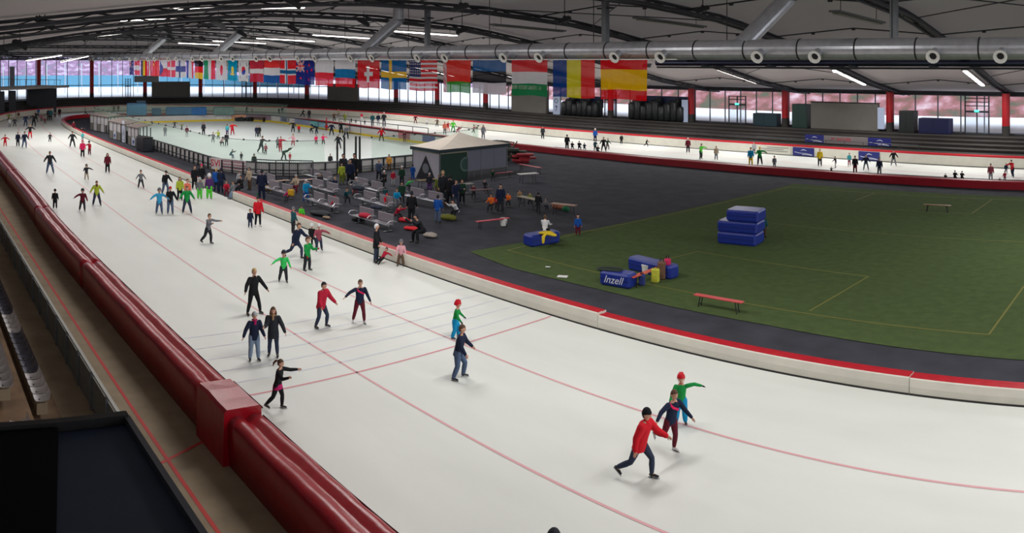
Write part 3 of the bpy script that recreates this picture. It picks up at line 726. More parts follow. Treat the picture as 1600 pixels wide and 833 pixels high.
for x0, x1, y0, y1, lab in ((881, 937, 155, 186, 'black tarpaulin over stacked equipment left of a glass door'), (985, 1070, 155, 193, 'wide black tarpaulin over stacked equipment right of a red column')):
    r = facade_box(x0, x1, y0, y1, M_tarp, 'covered_equipment', lab, 'covered equipment', 2.0)
    root, wd, h, m, dp = r; n = int(wd / .9)
    for k in range(n):
        w = wd / n; mb = MB(); q = h * (.72 + .12 * sin(k * 2.1)); mb.rbox((-wd / 2 + w * (k + .5), 0, q / 2), (w * 1.02, 1.6, q), r=.22); mb.rbox((-wd / 2 + w * (k + .5), .35, q * .5 + .2), (w * .9, .8, q + .25), r=.2); mb.build('covered_stack', m, root, smooth=True)
    MB().box((0, .85, h * .72), (wd * .96, .1, h * .55)).build('back_board', mat('navy_board', (22, 34, 70), .5), root)
def banner_text(s, size, m, root, loc, rot, ext=.005, name='lettering', align='CENTER', shear=0):
    cu = bpy.data.curves.new(name, 'FONT'); cu.body = s; cu.size = size; cu.extrude = ext; cu.align_x = align; cu.align_y = 'CENTER'; cu.shear = shear; cu.resolution_u = 3
    cu.materials.append(m); t = bpy.data.objects.new(name, cu); COL.objects.link(t); dg = bpy.context.evaluated_depsgraph_get()
    me = bpy.data.meshes.new_from_object(t.evaluated_get(dg)); bpy.data.objects.remove(t); o = bpy.data.objects.new(name, me); COL.objects.link(o); o.parent = root; o.location = loc; o.rotation_euler = rot; return o
M_banner = mat('pale_banner', (186, 200, 228), .6)
r = facade_box(864, 875, 148, 179, M_banner, 'roll_banner', 'narrow white banner with dark characters between a red column and black tarpaulin', 'banner', .08, 7.0); simple(*r, part='cloth')
for s_, q in (('O', .68), ('-', .46), ('7', .28)): banner_text(s_, 1.0, mat('ink_navy', (40, 44, 80)), r[0], (0, -.06, r[2] * q), (pi / 2, 0, 0))
r = facade_box(1065, 1075, 156, 191, M_banner, 'roll_banner', 'narrow white banner just left of the red column beside the wide tarpaulin', 'banner', .08, 7.0); simple(*r, part='cloth')
r = facade_box(1371, 1382, 168, 202, M_banner, 'roll_banner', 'pale banner strip between the large grey screen and a red column', 'banner', .08, 7.0); simple(*r, part='cloth')
r = facade_box(15, 23, 104, 138, mat('pale_box', (150, 150, 160)), 'wall_cabinet', 'tall pale cabinet beside the leftmost red column', 'cabinet', .8); simple(*r, part='body')
dn = 0
for x0, x1, y0, y1 in ((945, 963, 146, 186), (1336, 1364, 150, 197), (1508, 1545, 154, 214), (1139, 1165, 152, 196), (196, 204, 119, 151), (378, 392, 124, 154)):
    b = path_at_px(offset(OF, 8.3), (x0 + x1) / 2); a = atD(x0, y1, b[0]); c = atD(x1, y1, b[0]); mid = (a + c) / 2; dv = (FP[b[4] + 1][0] - FP[b[4]][0], FP[b[4] + 1][1] - FP[b[4]][1]); rz = atan2(dv[1], dv[0])
    if x0 == 1336: continue
    wd = (c - a).length / max(.4, abs(cos(rz - atan2((c - a).y, (c - a).x)))); h = (y1 - y0) * b[0] / F; dn += 1
    root = bpy.data.objects.new('door_%d' % dn, None); COL.objects.link(root); root.location = (mid.x, mid.y, TZ); root.rotation_euler = (0, 0, rz); struct(root)
    mb = MB(); h = min(h, 4.0)
    for q in (-.5, 0, .5): mb.box((q * wd, 0, h / 2), (.12, .12, h))
    for zz in (2.35, 2.95, 3.35, 3.75):
        if zz < h: mb.box((0, 0, zz), (wd, .1, .09 if zz > 2.4 else .2))
    mb.box((0, 0, .06), (wd, .1, .12)); mb.build('frame', mat('dark_door_frame', (50, 54, 60), .5), root)
    MB().box((0, .0, 1.15), (wd * .98, .02, 2.2)).build('pane', M_glass, root)
    if x0 > 900: MB().box((0, -.1, 2.42), (.5, .06, .2)).build('exit_sign', mat('exit_sign_lit', (60, 230, 190), emit=((70, 240, 200), 2.0)), root)

# gallery at the far left and scoreboard
gal = struct(MB().box((0, 0, 0), (1, 1, 1)).build('gallery_floor', mat('gallery_daylit', (176, 172, 166), .7)), 'pale gallery slab at the far left')  # lighter than the other concrete: light from outside is put into its colour
ga, gb = atD(-60, 139, 128), atD(90, 138, 148); gd = (gb - ga); gal.location = (ga + gb) / 2 + Vector((-3, 0, 0)); gal.scale = (gd.length, 7, .35); gal.rotation_euler = (0, 0, atan2(gd.y, gd.x))
for x0, x1, lab in ((-60, 7, 'dark room front under the gallery, left edge'), (14, 25, 'dark pillar under the gallery beside bright opening'), (42, 88, 'dark room front under the gallery beside the terraces')):
    D = 132 + x1 * .18; a = atD(x0, 170, D); c = atD(x1, 170, D); m_ = (a + c) / 2; hh = 4.5
    o = MB().box((0, 0, 0), ((c - a).length, 1.5, hh)).build('gallery_wall', mat('shaded_room', (34, 36, 48), .6)); o.location = (m_.x, m_.y, .9 + hh / 2 - .7); o.rotation_euler = (0, 0, atan2((c - a).y, (c - a).x)); struct(o, lab)  # openings as solid boxes, their inner shade put into the dark colour
for k in range(12):
    p = atD(-5 + k * 9, 134, 131 + k * 1.5); 
    if k == 0: gr = thing('gallery_railing', 'thin railing along the pale gallery at the far left', 'railing', p)
    MB().tube([p - gr.location, p - gr.location + Vector((0, 0, 1.1))], .04, 0, 5, cap='flat').build('post', M_steel, gr)
MB().tube([Vector((0, 0, 1.1)), atD(96, 134, 148) - gr.location + Vector((0, 0, 1.1))], .04, 0, 5, cap='flat').build('handrail', M_steel, gr)
c = atD(229, 123.5, 118); sb = thing('scoreboard', 'dark grey scoreboard hanging under the small flags at the far end', 'scoreboard', c, pi / 2 - ang(229))
MB().rbox((0, 0, 0), (3.7, .4, .95), r=.05).build('screen', mat('dark_screen', (40, 44, 46), .4), sb)
for s in (-1.5, 1.5): MB().tube([(s, 0, .4), (s, 0, roofz(c.x, c.y) - c.z - .1)], .025, 0, 4, cap='flat').build('hanger', M_black, sb)

# ------------------------------------------------------------------ boards advertising
M_navy = mat('navy_ad', (26, 36, 120), .4); M_txtw = mat('ad_white', (215, 218, 235), .5)
def ad(x0, x1, yb, zb, zt, offs, m, label, kind):
    p = path_at_px(offset(OF, offs), x0); q = path_at_px(offset(OF, offs), x1); a = Vector((p[2], p[3], 0)); b = Vector((q[2], q[3], 0)); c = (a + b) / 2
    rz = atan2((b - a).y, (b - a).x); root = thing('advertising_panel', label, 'advertising panel', (c.x, c.y, zb), rz); w = (b - a).length; h = zt - zb
    MB().box((0, -.03, h / 2), (w, .05, h)).build('board', m, root)
    if kind == 'arc':
        mb = MB()
        for k in range(9):
            u = (k - 4) / 4; mb.box((u * w * .12 + .02 * w, -.07, h * (.74 - .10 * u * u)), (w * .045, .01, h * .10 * (1.1 - abs(u) * .8)))
        for k in range(16):
            u = (k - 7.5) / 7.5; mb.box((u * w * .38, -.07, h * (.30 - .12 * u * abs(u))), (w * .055, .01, h * .06))
            if k > 6: mb.box((u * w * .40, -.07, h * (.16 + .02 * sin(u * 5))), (w * .055, .01, h * .06))
        mb.build('emblem', M_txtw, root)['kind'] = 'stuff'
    if kind == 'text': banner_text('M. AICHER', h * .62, mat('ad_red', (176, 40, 60)), root, (-.1 * w, -.07, h * .55), (pi / 2, 0, 0)); 
    if kind == 'lines':
        mb = MB()
        for k, (u0, u1) in enumerate(((-.2, .45), (-.42, .3), (-.3, .42))): mb.box(((u0 + u1) / 2 * w, -.07, h * (.8 - .22 * k)), ((u1 - u0) * w, .01, .05))
        mb.build('lettering', mat('ad_grey', (90, 90, 96)), root)['kind'] = 'stuff'
    return root
ad(1239, 1271, 0, .08, .93, -.04, M_navy, 'navy panel with white arcs on the boards, left one', 'arc'); ad(1341, 1376, 0, .08, .93, -.04, M_navy, 'navy panel with white arcs on the boards, right one', 'arc')
ad(1257, 1288, 0, 1.35, 2.15, 1.5, M_navy, 'navy panel with white arcs above the red rail, left of the grey banner', 'arc'); ad(1356, 1391, 0, 1.35, 2.15, 1.5, M_navy, 'navy panel with white arcs above the red rail, right of the grey banner', 'arc')
ad(1289, 1355, 0, 1.35, 2.15, 1.52, mat('grey_banner', (122, 116, 116), .6), 'grey banner with red capitals on the terrace', 'text')
ad(1183, 1236, 0, .08, .93, -.04, M_white, 'white panel with faint grey lines on the boards', 'lines')
# terrace crowd-control posts
tr = thing('terrace_rail', 'row of thin black rail posts along the terrace behind the red board rail', 'railing', (-50, 76, .75))
for i in range(0, len(OF)):
    p = offset(OF, 1.0)[i] if False else None
Q = offset(OF, .9); Q = [p for p in Q if -95 < p[0] < -20 and p[1] > 50]
for p in Q[::1]: MB().tube([(p[0] + 50, p[1] - 76, 0), (p[0] + 50, p[1] - 76, .95)], .03, 0, 4, cap='flat').build('post', M_beam, tr)
mb = MB()
for i in range(len(Q) - 1): mb.tube([(Q[i][0] + 50, Q[i][1] - 76, .95), (Q[i + 1][0] + 50, Q[i + 1][1] - 76, .95)], .03, 0, 4, cap='flat')
mb.build('handrail', M_beam, tr)

# ------------------------------------------------------------------ near stand: steps, seats, railing
NS = MB(); pr = [(4.35, .012), (4.3, .02), (3.45, .02), (3.42, .42), (2.4, .42), (2.38, .85), (1.4, .85), (1.38, 1.3), (-3, 1.3)]
mb = MB()
for i in range(len(pr) - 1): mb.quad((-80, pr[i][0], pr[i][1]), (6, pr[i][0], pr[i][1]), (6, pr[i + 1][0], pr[i + 1][1]), (-80, pr[i + 1][0], pr[i + 1][1]))
stand = struct(mb.build('stand_near', mat('brown_step_concrete', (128, 104, 82), .8, var=.22, scale=1.6, bump=.15, spec=.2)), 'brown concrete steps of the near stand')
M_sl = mat('seat_white', (205, 200, 200), .4, var=.05, scale=4); M_sd = mat('seat_grey', (78, 78, 92), .45, var=.05, scale=4)
def seat_mesh(m, nm):
    mb = MB(); n = 6; 
    # dished shell: back edge upturned into a low backrest
    prof = [(-.21, .02), (-.19, -.02), (-.05, -.035), (.08, -.03), (.17, 0), (.205, .07), (.22, .24)]
    vs = []; xs = [-.225, -.2, -.1, 0, .1, .2, .225]
    for y, z in prof:
        for x in xs: vs.append((x, -y, z + (.05 if abs(x) > .21 else (.02 if abs(x) > .19 else 0))))
    K = len(xs); mb.add(vs, [(i * K + k, i * K + k + 1, (i + 1) * K + k + 1, (i + 1) * K + k) for i in range(len(prof) - 1) for k in range(K - 1)])
    me = mb.build(nm, m, smooth=True); d = me.data; bpy.data.objects.remove(me); return d
seat_l, seat_d = seat_mesh(M_sl, 'shell_white'), seat_mesh(M_sd, 'shell_grey')
blk = MB().box((0, .02, -.2), (.46, .30, .30)).build('t', M_conc); blkm = blk.data; bpy.data.objects.remove(blk)
drain = MB().tube([(0, .06, -.03), (0, .06, -.02)], .025, 0, 8, cap='flat').build('t', M_dark); drm = drain.data; bpy.data.objects.remove(drain)
def seat(x, y, z, dark, label, group):
    r = thing('stadium_seat', label, 'seat', (x, y, z), pi, group)
    o = link('shell', seat_d if dark else seat_l, r); link('drain_hole', drm, r); link('base_block', blkm, r); return r
ORD = ['first', 'second', 'third', 'fourth', 'fifth', 'sixth', 'seventh', 'eighth', 'ninth', 'tenth', 'eleventh', 'twelfth', 'thirteenth', 'fourteenth', 'fifteenth', 'sixteenth', 'seventeenth']
i = 0; x = -21.45
while x > -36:
    if i < 4: dark, lab = False, '%s white seat from the near end of the lower row' % ORD[i]
    elif i < 11: dark, lab = True, '%s grey seat after the nearest white seats in the lower row' % ORD[i - 4]
    elif i < 15: dark, lab = False, '%s white seat beyond the first grey run of the lower row' % ORD[i - 11]
    else: dark, lab = True, '%s grey seat beyond the second white run of the lower row' % ORD[i - 15]
    seat(x, 3.80, .52, dark, lab, 'stadium seats in the lower row'); x -= .5; i += 1
x = -21.5; i = 0
while x > -26: seat(x, 2.78, .95, False, '%s white seat from the near end of the upper row at the left edge' % ORD[i], 'white seats in the upper row'); x -= .5; i += 1
seat(-19.0, 2.82, .95, False, 'lone white seat just above the black table', None)
rl = thing('stand_railing', 'grey panelled railing between near stand and walkway', 'railing', (-40, 5.3, 0)); x = -8.0
M_panel = mat('railing_panel', (104, 108, 104), .55, var=.15, scale=2.5)
while x > -95:
    MB().box((x + 40 - .85, 0, .52), (1.62, .035, .86)).build('panel', M_panel, rl); MB().box((x + 40, -.03, .54), (.07, .09, 1.06)).build('post', M_steel, rl); x -= 1.7
MB().box((-11, 0, 1.09), (87, .09, .05)).build('top_rail', mat('rail_light', (168, 168, 162), .4, metal=.5), rl); MB().box((-11, 0, .06), (87, .05, .05)).build('bottom_rail', M_steel, rl)

# foreground desk
tb = thing('desk', 'dark blue desk top in the bottom left corner', 'desk', (-3.4, .3, 8.05))
M_navyd = mat('dark_blue_desk', (14, 36, 62), .6, var=.15, scale=6)
MB().box((1.3, -.15, -.03), (3.45, 1.92, .06)).build('desk_top', M_navyd, tb)
MB().box((-.46, -.15, -.01), (.05, 1.96, .11)).build('front_lip', M_black, tb)
MB().box((1.3, .825, -.0), (3.5, .03, .07)).build('edge_trim', mat('edge_trim_grey', (84, 88, 96), .4, metal=.5), tb)
MB().box((1.3, .75, -.9), (3.3, .04, 1.7)).build('side_panel', M_navyd, tb); MB().box((-.4, -.15, -.9), (.04, 1.85, 1.7)).build('front_panel', M_black, tb)
cs = thing('case', 'flat black case lying on the desk at the left', 'case', (-3.4, .3, 8.05))
mb = MB(); a = [(-.41, .46), (.45, .28), (1.3, .10), (1.3, -1.0), (-.41, -1.0)]
mb.add([(x_, y_, .003) for x_, y_ in a] + [(x_ , y_, .03) for x_, y_ in a], [tuple(reversed(range(5))), tuple(range(5, 10))] + [(k, (k + 1) % 5, 5 + (k + 1) % 5, 5 + k) for k in range(5)]); mb.build('body', mat('matt_black', (6, 6, 7), .9, spec=.1), cs)
mb = MB(); mb.box((.3, -.5, .035), (.5, .04, .012)); mb.build('handle', M_black, cs)
# ------------------------------------------------------------------ hockey rink
RX0, RX1, RY0, RY1, RR = -118.5, -58.3, 27.4, 57.2, 8.5
def rrect(x0, x1, y0, y1, r, n=10):
    out = []
    for cx, cy, a0 in ((x1 - r, y0 + r, -pi / 2), (x1 - r, y1 - r, 0), (x0 + r, y1 - r, pi / 2), (x0 + r, y0 + r, pi)):
        for k in range(n + 1): a = a0 + pi / 2 * k / n; out.append((cx + r * cos(a), cy + r * sin(a)))
    return out
rk = rrect(RX0, RX1, RY0, RY1, RR)
hice = flat('hockey_ice', rk, .03, M_iceh, 'white ice of the hockey rink')
loop = rk + [rk[0]]
def resample(P, step):
    L = arc(P); n = int(L[-1] / step); out = []; j = 0
    for i in range(n + 1):
        d = L[-1] * i / n
        while j < len(P) - 2 and L[j + 1] < d: j += 1
        t = (d - L[j]) / max(1e-6, L[j + 1] - L[j]); out.append((P[j][0] * (1 - t) + P[j + 1][0] * t, P[j][1] * (1 - t) + P[j + 1][1] * t))
    return out
lp = resample(loop, 2.4); n = len(lp) - 1
rb = thing('rink_boards', 'hockey rink boards with dark top rail, yellow kick strip and framed panels', 'rink boards', (-88, 42, 0))
M_bp = mat('board_grey_white', (188, 186, 184), .5, var=.06, scale=1); M_kick = mat('yellow_kick', (206, 180, 30), .5); M_rail = mat('rink_rail_dark', (44, 50, 56), .4, metal=.3)
adc = {  # far-side panels carrying coloured print
}
pm = {}
def panel_mats(mid):
    px = XV + F * atan2(mid[1], -mid[0]); far = mid[1] > 50
    if not far: return M_bp
    for a, b, c in ((315, 336, (214, 90, 84)), (345, 361, (198, 196, 198)), (361, 378, (206, 150, 120)), (380, 417, (132, 116, 128)), (433, 447, (140, 150, 170)), (462, 480, (118, 126, 150)), (490, 502, (88, 150, 152)), (503, 517, (120, 160, 178)), (548, 558, (50, 140, 90)),
                    (616, 632, (176, 108, 112)), (632, 646, (196, 84, 84)), (661, 676, (80, 84, 130)), (296, 308, (170, 176, 160))):
        if a <= px <= b: return mat('ad_print_%d' % a, c, .5, var=.15, scale=3)
    return M_bp
for i in range(n):
    a = Vector((lp[i][0] + 88, lp[i][1] - 42, 0)); b = Vector((lp[i + 1][0] + 88, lp[i + 1][1] - 42, 0)); d = (b - a).normalized(); nn = Vector((d.y, -d.x, 0)); up = Vector((0, 0, 1))
    mid = ((lp[i][0] + lp[i + 1][0]) / 2, (lp[i][1] + lp[i + 1][1]) / 2); m = panel_mats(mid)
    mb = MB(); vs = [p + nn * o + up * z for p in (a, b) for o in (0, .06) for z in (.04, 1.06)]; mb.add(vs, [(0, 1, 3, 2), (4, 6, 7, 5), (0, 4, 5, 1), (2, 3, 7, 6), (0, 2, 6, 4), (1, 5, 7, 3)])
    mb.build('panel', m, rb)
    mb = MB(); vs = [p + nn * o + up * z for p in (a, b) for o in (-.03, -.005) for z in (.0, .3)]; mb.add(vs, [(0, 1, 3, 2), (4, 6, 7, 5), (0, 4, 5, 1), (2, 3, 7, 6), (0, 2, 6, 4), (1, 5, 7, 3)]); mb.build('kick_strip', M_kick, rb)
    mb = MB(); mb.bar(a + up * 1.1 + nn * .03, b + up * 1.1 + nn * .03, .14, .09); mb.build('cap_rail', M_rail, rb)
    if mid[1] < 50:
        for q in (0, .5):
            p = a * (1 - q) + b * q + nn * .14; MB().box(p + up * .53, (.09, .14, 1.06), rz=atan2(d.y, d.x)).build('post', M_rail, rb)
        mb = MB()
        for z in (.22, .5): mb.bar(a + up * z + nn * .14, b + up * z + nn * .14, .05, .05)
        mb.build('outer_rail', M_rail, rb)
banner_text('EINECK', .75, mat('ink_dark', (60, 60, 66)), rb, (-108 + 88, 57.14 - 42, .68), (pi / 2, 0, 0))
# glass above the boards (near long side and both corners), thin clip line on top
gl = thing('rink_glass', 'clear protective glass standing on the hockey rink boards', 'glass screen', (-88, 42, 1.15))
lastf = None
for i in range(n):
    m_ = ((lp[i][0] + lp[i + 1][0]) / 2, (lp[i][1] + lp[i + 1][1]) / 2)
    left_end = m_[0] < -108; right_end = m_[0] > -70 and m_[1] > 33
    if m_[1] > 50 and not right_end and not left_end: continue
    if m_[1] > 50 and right_end and m_[0] < -63: continue
    a = Vector((lp[i][0] + 88, lp[i][1] - 42, 0)); b = Vector((lp[i + 1][0] + 88, lp[i + 1][1] - 42, 0)); hgt = 1.85
    if right_end and 35.5 < m_[1] < 39: continue
    MB().quad(a, b, b + Vector((0, 0, hgt)), a + Vector((0, 0, hgt))).build('glass_pane', M_plexi, gl)
    MB().box(a + Vector((0, 0, hgt + .02)), (.12, .12, .14)).build('clip', M_rail, gl)
    mb = MB(); mb.bar(a + Vector((0, 0, hgt)), b + Vector((0, 0, hgt)), .03, .03); mb.build('top_edge', M_steel, gl)
for px in (527, 538, 556, 562):
    D = 69.5; p = atD(px, 250, D); q = thing('gate_post', {527: 'left post of the left pair of tall dark posts at the rink gate', 538: 'right post of the left pair of tall dark posts at the rink gate', 556: 'left post of the right pair of tall dark posts at the rink gate', 562: 'rightmost tall post at the rink gate'}[px], 'post', (p.x, p.y, 0))
    MB().box((0, 0, 1.6), (.13, .13, 3.2)).build('post', M_black, q); MB().box((0, 0, .03), (.3, .3, .06)).build('foot_plate', M_black, q)
# SVI banner on the near corner
p0, p1 = g(331, 272, 0), g(384, 281, 0)
a, b = atD(331, 258, 70.9), atD(384, 263, 68.3); c = (a + b) / 2; rz = atan2((b - a).y, (b - a).x); w = (b - a).length
bn = thing('banner', 'white banner with red SVI lettering tied to the rink boards', 'banner', (c.x, c.y, .2), rz)
MB().box((0, 0, .45), (w, .04, 1.05)).build('cloth', mat('banner_white', (214, 208, 208), .6), bn)
banner_text('SVI', .88, mat('svi_red', (206, 24, 50)), bn, (-w * .38, -.04, .47), (pi / 2, 0, 0))
mb = MB(); random.seed(3)
for r_, zz in ((0, .78), (1, .5), (2, .22)):
    x = -w * .22
    while x < w * .46:
        L = random.uniform(.06, .2); mb.box((x + L / 2, -.04, zz), (L, .01, .13)); x += L + .05
mb.build('small_lettering', mat('svi_small', (176, 120, 130)), bn)['kind'] = 'stuff'

# shelters at the near left side of the rink
M_roofb = mat('shelter_roof', (128, 116, 112), .6, var=.1); M_pw = mat('shelter_panel', (178, 176, 178), .4); M_pos = mat('poster_white', (186, 192, 208), .5); M_posb = mat('poster_blue', (50, 66, 120), .5)
def shelter(pxa, pya, pxb, pyb, label, open_=False, star=False, posters=()):
    a, b = g(pxa, pya), g(pxb, pyb); d = (b - a); w = d.length; rz = atan2(d.y, d.x)
    r = thing('player_shelter', label, 'shelter', ((a.x + b.x) / 2, (a.y + b.y) / 2, 0), rz); n = max(2, round(w / 1.3)); h = 2.25
    for k in range(n + 1):
        for y in (0, 1.5): MB().box((-w / 2 + w * k / n, y, h / 2), (.1, .1, h)).build('post', M_rail, r)
    if not open_:
        for k in range(n):
            MB().box((-w / 2 + w * (k + .5) / n, .0, 1.62), (w / n - .12, .03, 1.1)).build('window_panel', M_pw, r)
            MB().box((-w / 2 + w * (k + .5) / n, .0, .55), (w / n - .12, .04, .95)).build('lower_panel', M_pw if k % 2 else M_grey, r)
        mb = MB(); mb.add([(-w / 2 - .15, -.2, h + .05), (w / 2 + .15, -.2, h + .05), (w / 2 + .15, 1.7, h + .35), (-w / 2 - .15, 1.7, h + .35), (-w / 2 - .15, -.2, h - .03), (w / 2 + .15, -.2, h - .03), (w / 2 + .15, 1.7, h + .27), (-w / 2 - .15, 1.7, h + .27)],
                          [(0, 1, 2, 3), (7, 6, 5, 4), (0, 4, 5, 1), (1, 5, 6, 2), (2, 6, 7, 3), (3, 7, 4, 0)]); mb.build('roof', M_roofb, r)
    for q, ww, hh, z in posters:
        MB().box((q * w, -.06, z), (ww, .03, hh)).build('poster', M_pos, r)
        mb = MB()
        if star:
            mb.add([(q * w, -.085, z + hh * .32), (q * w + .09, -.085, z - .05), (q * w + .22, -.085, z - hh * .25), (q * w, -.085, z - hh * .1), (q * w - .22, -.085, z - hh * .25), (q * w - .09, -.085, z - .05)], [(0, 5, 4, 3, 2, 1)]); mb.box((q * w, -.085, z - hh * .38), (ww * .5, .01, .08))
        else: mb.box((q * w, -.085, z), (ww * .6, .01, hh * .4)); mb.box((q * w - .1, -.085, z - hh * .32), (ww * .5, .01, hh * .06))
        mb.build('print', M_posb, r)
    return r
shelter(141, 203, 169, 209, 'long low shelter with small windows, furthest left beside the rink')
shelter(171, 216, 189, 221, 'small shelter with one poster in front of the rink', posters=((0, .8, .8, .55),))
shelter(190, 222, 197, 224, 'narrow shelter front carrying a tall star poster', star=True, posters=((0, .85, 2.6, 1.35),))
shelter(200, 226, 216, 231, 'nearer shelter with pale window panel and poster', posters=((.1, .9, .9, .55),))
p = g(226, 236); bx_ = thing('black_bin', 'large black box beside the nearer shelter', 'box', (p.x, p.y, 0), .1); MB().rbox((0, 0, .75), (2.0, 1.2, 1.5), r=.08).build('body', mat('dark_box', (36, 38, 46), .6), bx_); MB().rbox((0, 0, 1.53), (2.05, 1.25, .08), r=.03).build('lid', M_black, bx_)
for k, (px, py) in enumerate(((210, 190), (226, 192), (236, 195))):
    pass

# containers behind the far left end of the rink
def cont(x0, x1, yb, yt, D, rgb, label, nm='covered_container', dp=2.4, ribs=True):
    a, b = atD(x0, yb, D), atD(x1, yb, D); w = (b - a).length; h = (yb - yt) * D / F; c = (a + b) / 2; rz = atan2((b - a).y, (b - a).x)
    r = thing(nm, label, 'container', (c.x, c.y, max(0, c.z)), rz); m = mat('cont_%d' % x0, rgb, .5, var=.15, scale=1.5, bump=.4)
    MB().rbox((0, dp / 2, h / 2), (w, dp, h), r=.12).build('body', m, r)
    if ribs:
        for k in range(int(w / 1.2)): MB().box((-w / 2 + .6 + 1.2 * k, -.02, h * .5), (.07, .05, h * .9)).build('rib', m, r)
    return r
cont(198, 229, 180.5, 162, 127, (70, 130, 180), 'bulky pale blue covered machine behind the left end of the rink', 'covered_machine'); cont(213, 228, 163, 158, 128, (44, 78, 96), 'small dark teal load on top of the blue covered machine', 'covered_load', 2, False)
cont(237, 252, 180.5, 170, 127, (20, 70, 120), 'small dark blue covered box right of the covered machine'); cont(259, 323, 180, 168, 127, (20, 90, 150), 'long blue covered container behind the rink'); cont(333, 366, 180, 168, 128, (100, 128, 122), 'grey green container behind the rink, right of the long blue one')
for k in range(7):
    p = atD(369 + k * 4.2, 180, 128); r = thing('equipment_bundle', '%s dark equipment bundle from the grey green container' % ORD[k], 'equipment', (p.x, p.y, 0), k * .7, 'dark bundles behind the rink'); MB().rbox((0, 0, .35), (.5, .45, .55 + .1 * (k % 3)), r=.12).build('bundle', M_tarp, r)
p = atD(403, 180, 127); r = thing('bench_table', 'low table behind the rink at the end of the dark bundles', 'table', (p.x, p.y, 0), .6); MB().box((0, 0, .75), (2.6, .7, .06)).build('tabletop', M_wood, r)
for s in (-1, 1): MB().box((s * 1.1, 0, .36), (.06, .6, .72)).build('leg', M_black, r)
# rails beyond the rink (dark frames in front of the far straight)
def frame_rail(pts, h, label, posts=1.6, nm='barrier_frame', m=None, mesh=False):
    m = m or M_beam; c = pts[0]; r = thing(nm, label, 'barrier', (c[0], c[1], 0)); 
    for i in range(len(pts) - 1):
        a = Vector((pts[i][0] - c[0], pts[i][1] - c[1], 0)); b = Vector((pts[i + 1][0] - c[0], pts[i + 1][1] - c[1], 0)); k = max(1, round((b - a).length / posts))
        for q in range(k + 1):
            p = a + (b - a) * q / k; MB().tube([p, p + Vector((0, 0, h))], .045, 0, 5, cap='flat').build('post', m, r)
        for z in (h, .15): MB().tube([a + Vector((0, 0, z)), b + Vector((0, 0, z))], .045, 0, 5, cap='flat').build('rail', m, r)
        if mesh:
            mb = MB(); kk = int((b - a).length / .16)
            for q in range(kk): p = a + (b - a) * q / kk; mb.tube([p + Vector((0, 0, .15)), p + Vector((0, 0, h))], .012, 0, 4, cap='flat')
            o = mb.build('infill_bars', m, r); o['kind'] = 'stuff'
    return r
frame_rail([atD(530, 200, 108), atD(600, 199, 100), atD(669, 208, 93)], 1.9, 'long dark framed barrier beyond the rink with people behind it', 2.6)
frame_rail([atD(497, 191, 113), atD(521, 193, 110)], 1.1, 'short dark frame near the red barrier beyond the rink', 1.5)
frame_rail([atD(735, 214, 88), atD(760, 216, 86)], .9, 'small dark frame beyond the white marquee roof', 1.5)
p = atD(515, 190, 111); r = thing('red_barrier', 'small red and dark barrier beyond the rink, left of the framed barrier', 'barrier', (p.x, p.y, 0), .5); MB().box((0, 0, .6), (1.6, .1, .25)).build('board', M_redf, r); MB().box((-.5, 0, .9), (.12, .12, 1.8)).build('post', M_redf, r); MB().box((.5, 0, .3), (.1, .1, .6)).build('post', M_redf, r)
frame_rail([g(400, 281), g(431, 283), g(452, 283), g(489, 284)], 1.7, 'dark mesh fence between rink and metal benches', 2.2, 'mesh_fence', M_beam, True)

# ------------------------------------------------------------------ marquee
tc = Vector((-51.4, 44.0, 0)); tn = thing('marquee', 'white pointed marquee with dark green and grey side walls', 'tent', tc)
X0, X1, Y1_, Y2_, EH, AP = -1.7, 1.9, -3.7, 3.9, 2.72, 3.75
EH = 2.66; M_can = mat('canopy_white', (186, 176, 164), .7, var=.05, scale=1); M_grn = mat('tent_green', (18, 56, 44), .7); M_tw = mat('tent_wall_white', (176, 174, 184), .7, var=.04); M_tg = mat('tent_wall_grey', (112, 116, 132), .6, var=.04)
ap = (0, 0, AP); e = .18; cor = [(X0 - e, Y1_ - e, EH), (X1 + e, Y1_ - e, EH), (X1 + e, Y2_ + e, EH), (X0 - e, Y2_ + e, EH)]
mb = MB(); N_ = 6
for k in range(4):
    a, b = Vector(cor[k]), Vector(cor[(k + 1) % 4])
    for i in range(N_):
        def P(t, s):
            q = (a * (1 - s) + b * s); r_ = Vector(ap); v = q * (1 - t) + r_ * t; v.z -= .12 * sin(pi * t) + .03 * sin(pi * s) * (1 - t); return v
        for j in range(N_):
            mb.quad(P(i / N_, j / N_), P(i / N_, (j + 1) / N_), P((i + 1) / N_, (j + 1) / N_), P((i + 1) / N_, j / N_))
mb.build('canopy', M_can, tn, smooth=False)
for k in range(4):
    a, b = Vector(cor[k]), Vector(cor[(k + 1) % 4]); mb = MB(); mb.quad(a, b, b + Vector((0, 0, -.28)), a + Vector((0, 0, -.28))); mb.build('valance', mat('valance_dark', (34, 52, 60), .7), tn)
for x in (X0, X1):
    for y in (Y1_, Y2_): MB().box((x, y, EH / 2), (.09, .09, EH)).build('leg', M_steel, tn)
for x, y in ((X0, -.0), (X1, -.0)): MB().box((x, y, EH / 2), (.07, .07, EH)).build('leg', M_steel, tn)
MB().box((.1, Y1_, EH - .36), (3.5, .05, .07)).build('cross_bar', mat('bar_cream', (170, 160, 130), .5), tn); MB().box((X1, .1, EH - .36), (.05, 7.5, .07)).build('cross_bar', mat('bar_cream', (170, 160, 130), .5), tn)
w1 = MB().box((.1, Y1_ - .0, 1.15), (3.5, .03, 2.3)).build('side_wall', M_tw, tn)
mb = MB(); mb.add([(-1.25, Y1_ - .03, .0), (1.45, Y1_ - .03, .0), (.1, Y1_ - .03, 2.05)], [(0, 1, 2)]); mb.build('dark_triangle', mat('tri_dark', (30, 34, 42), .7), w1)
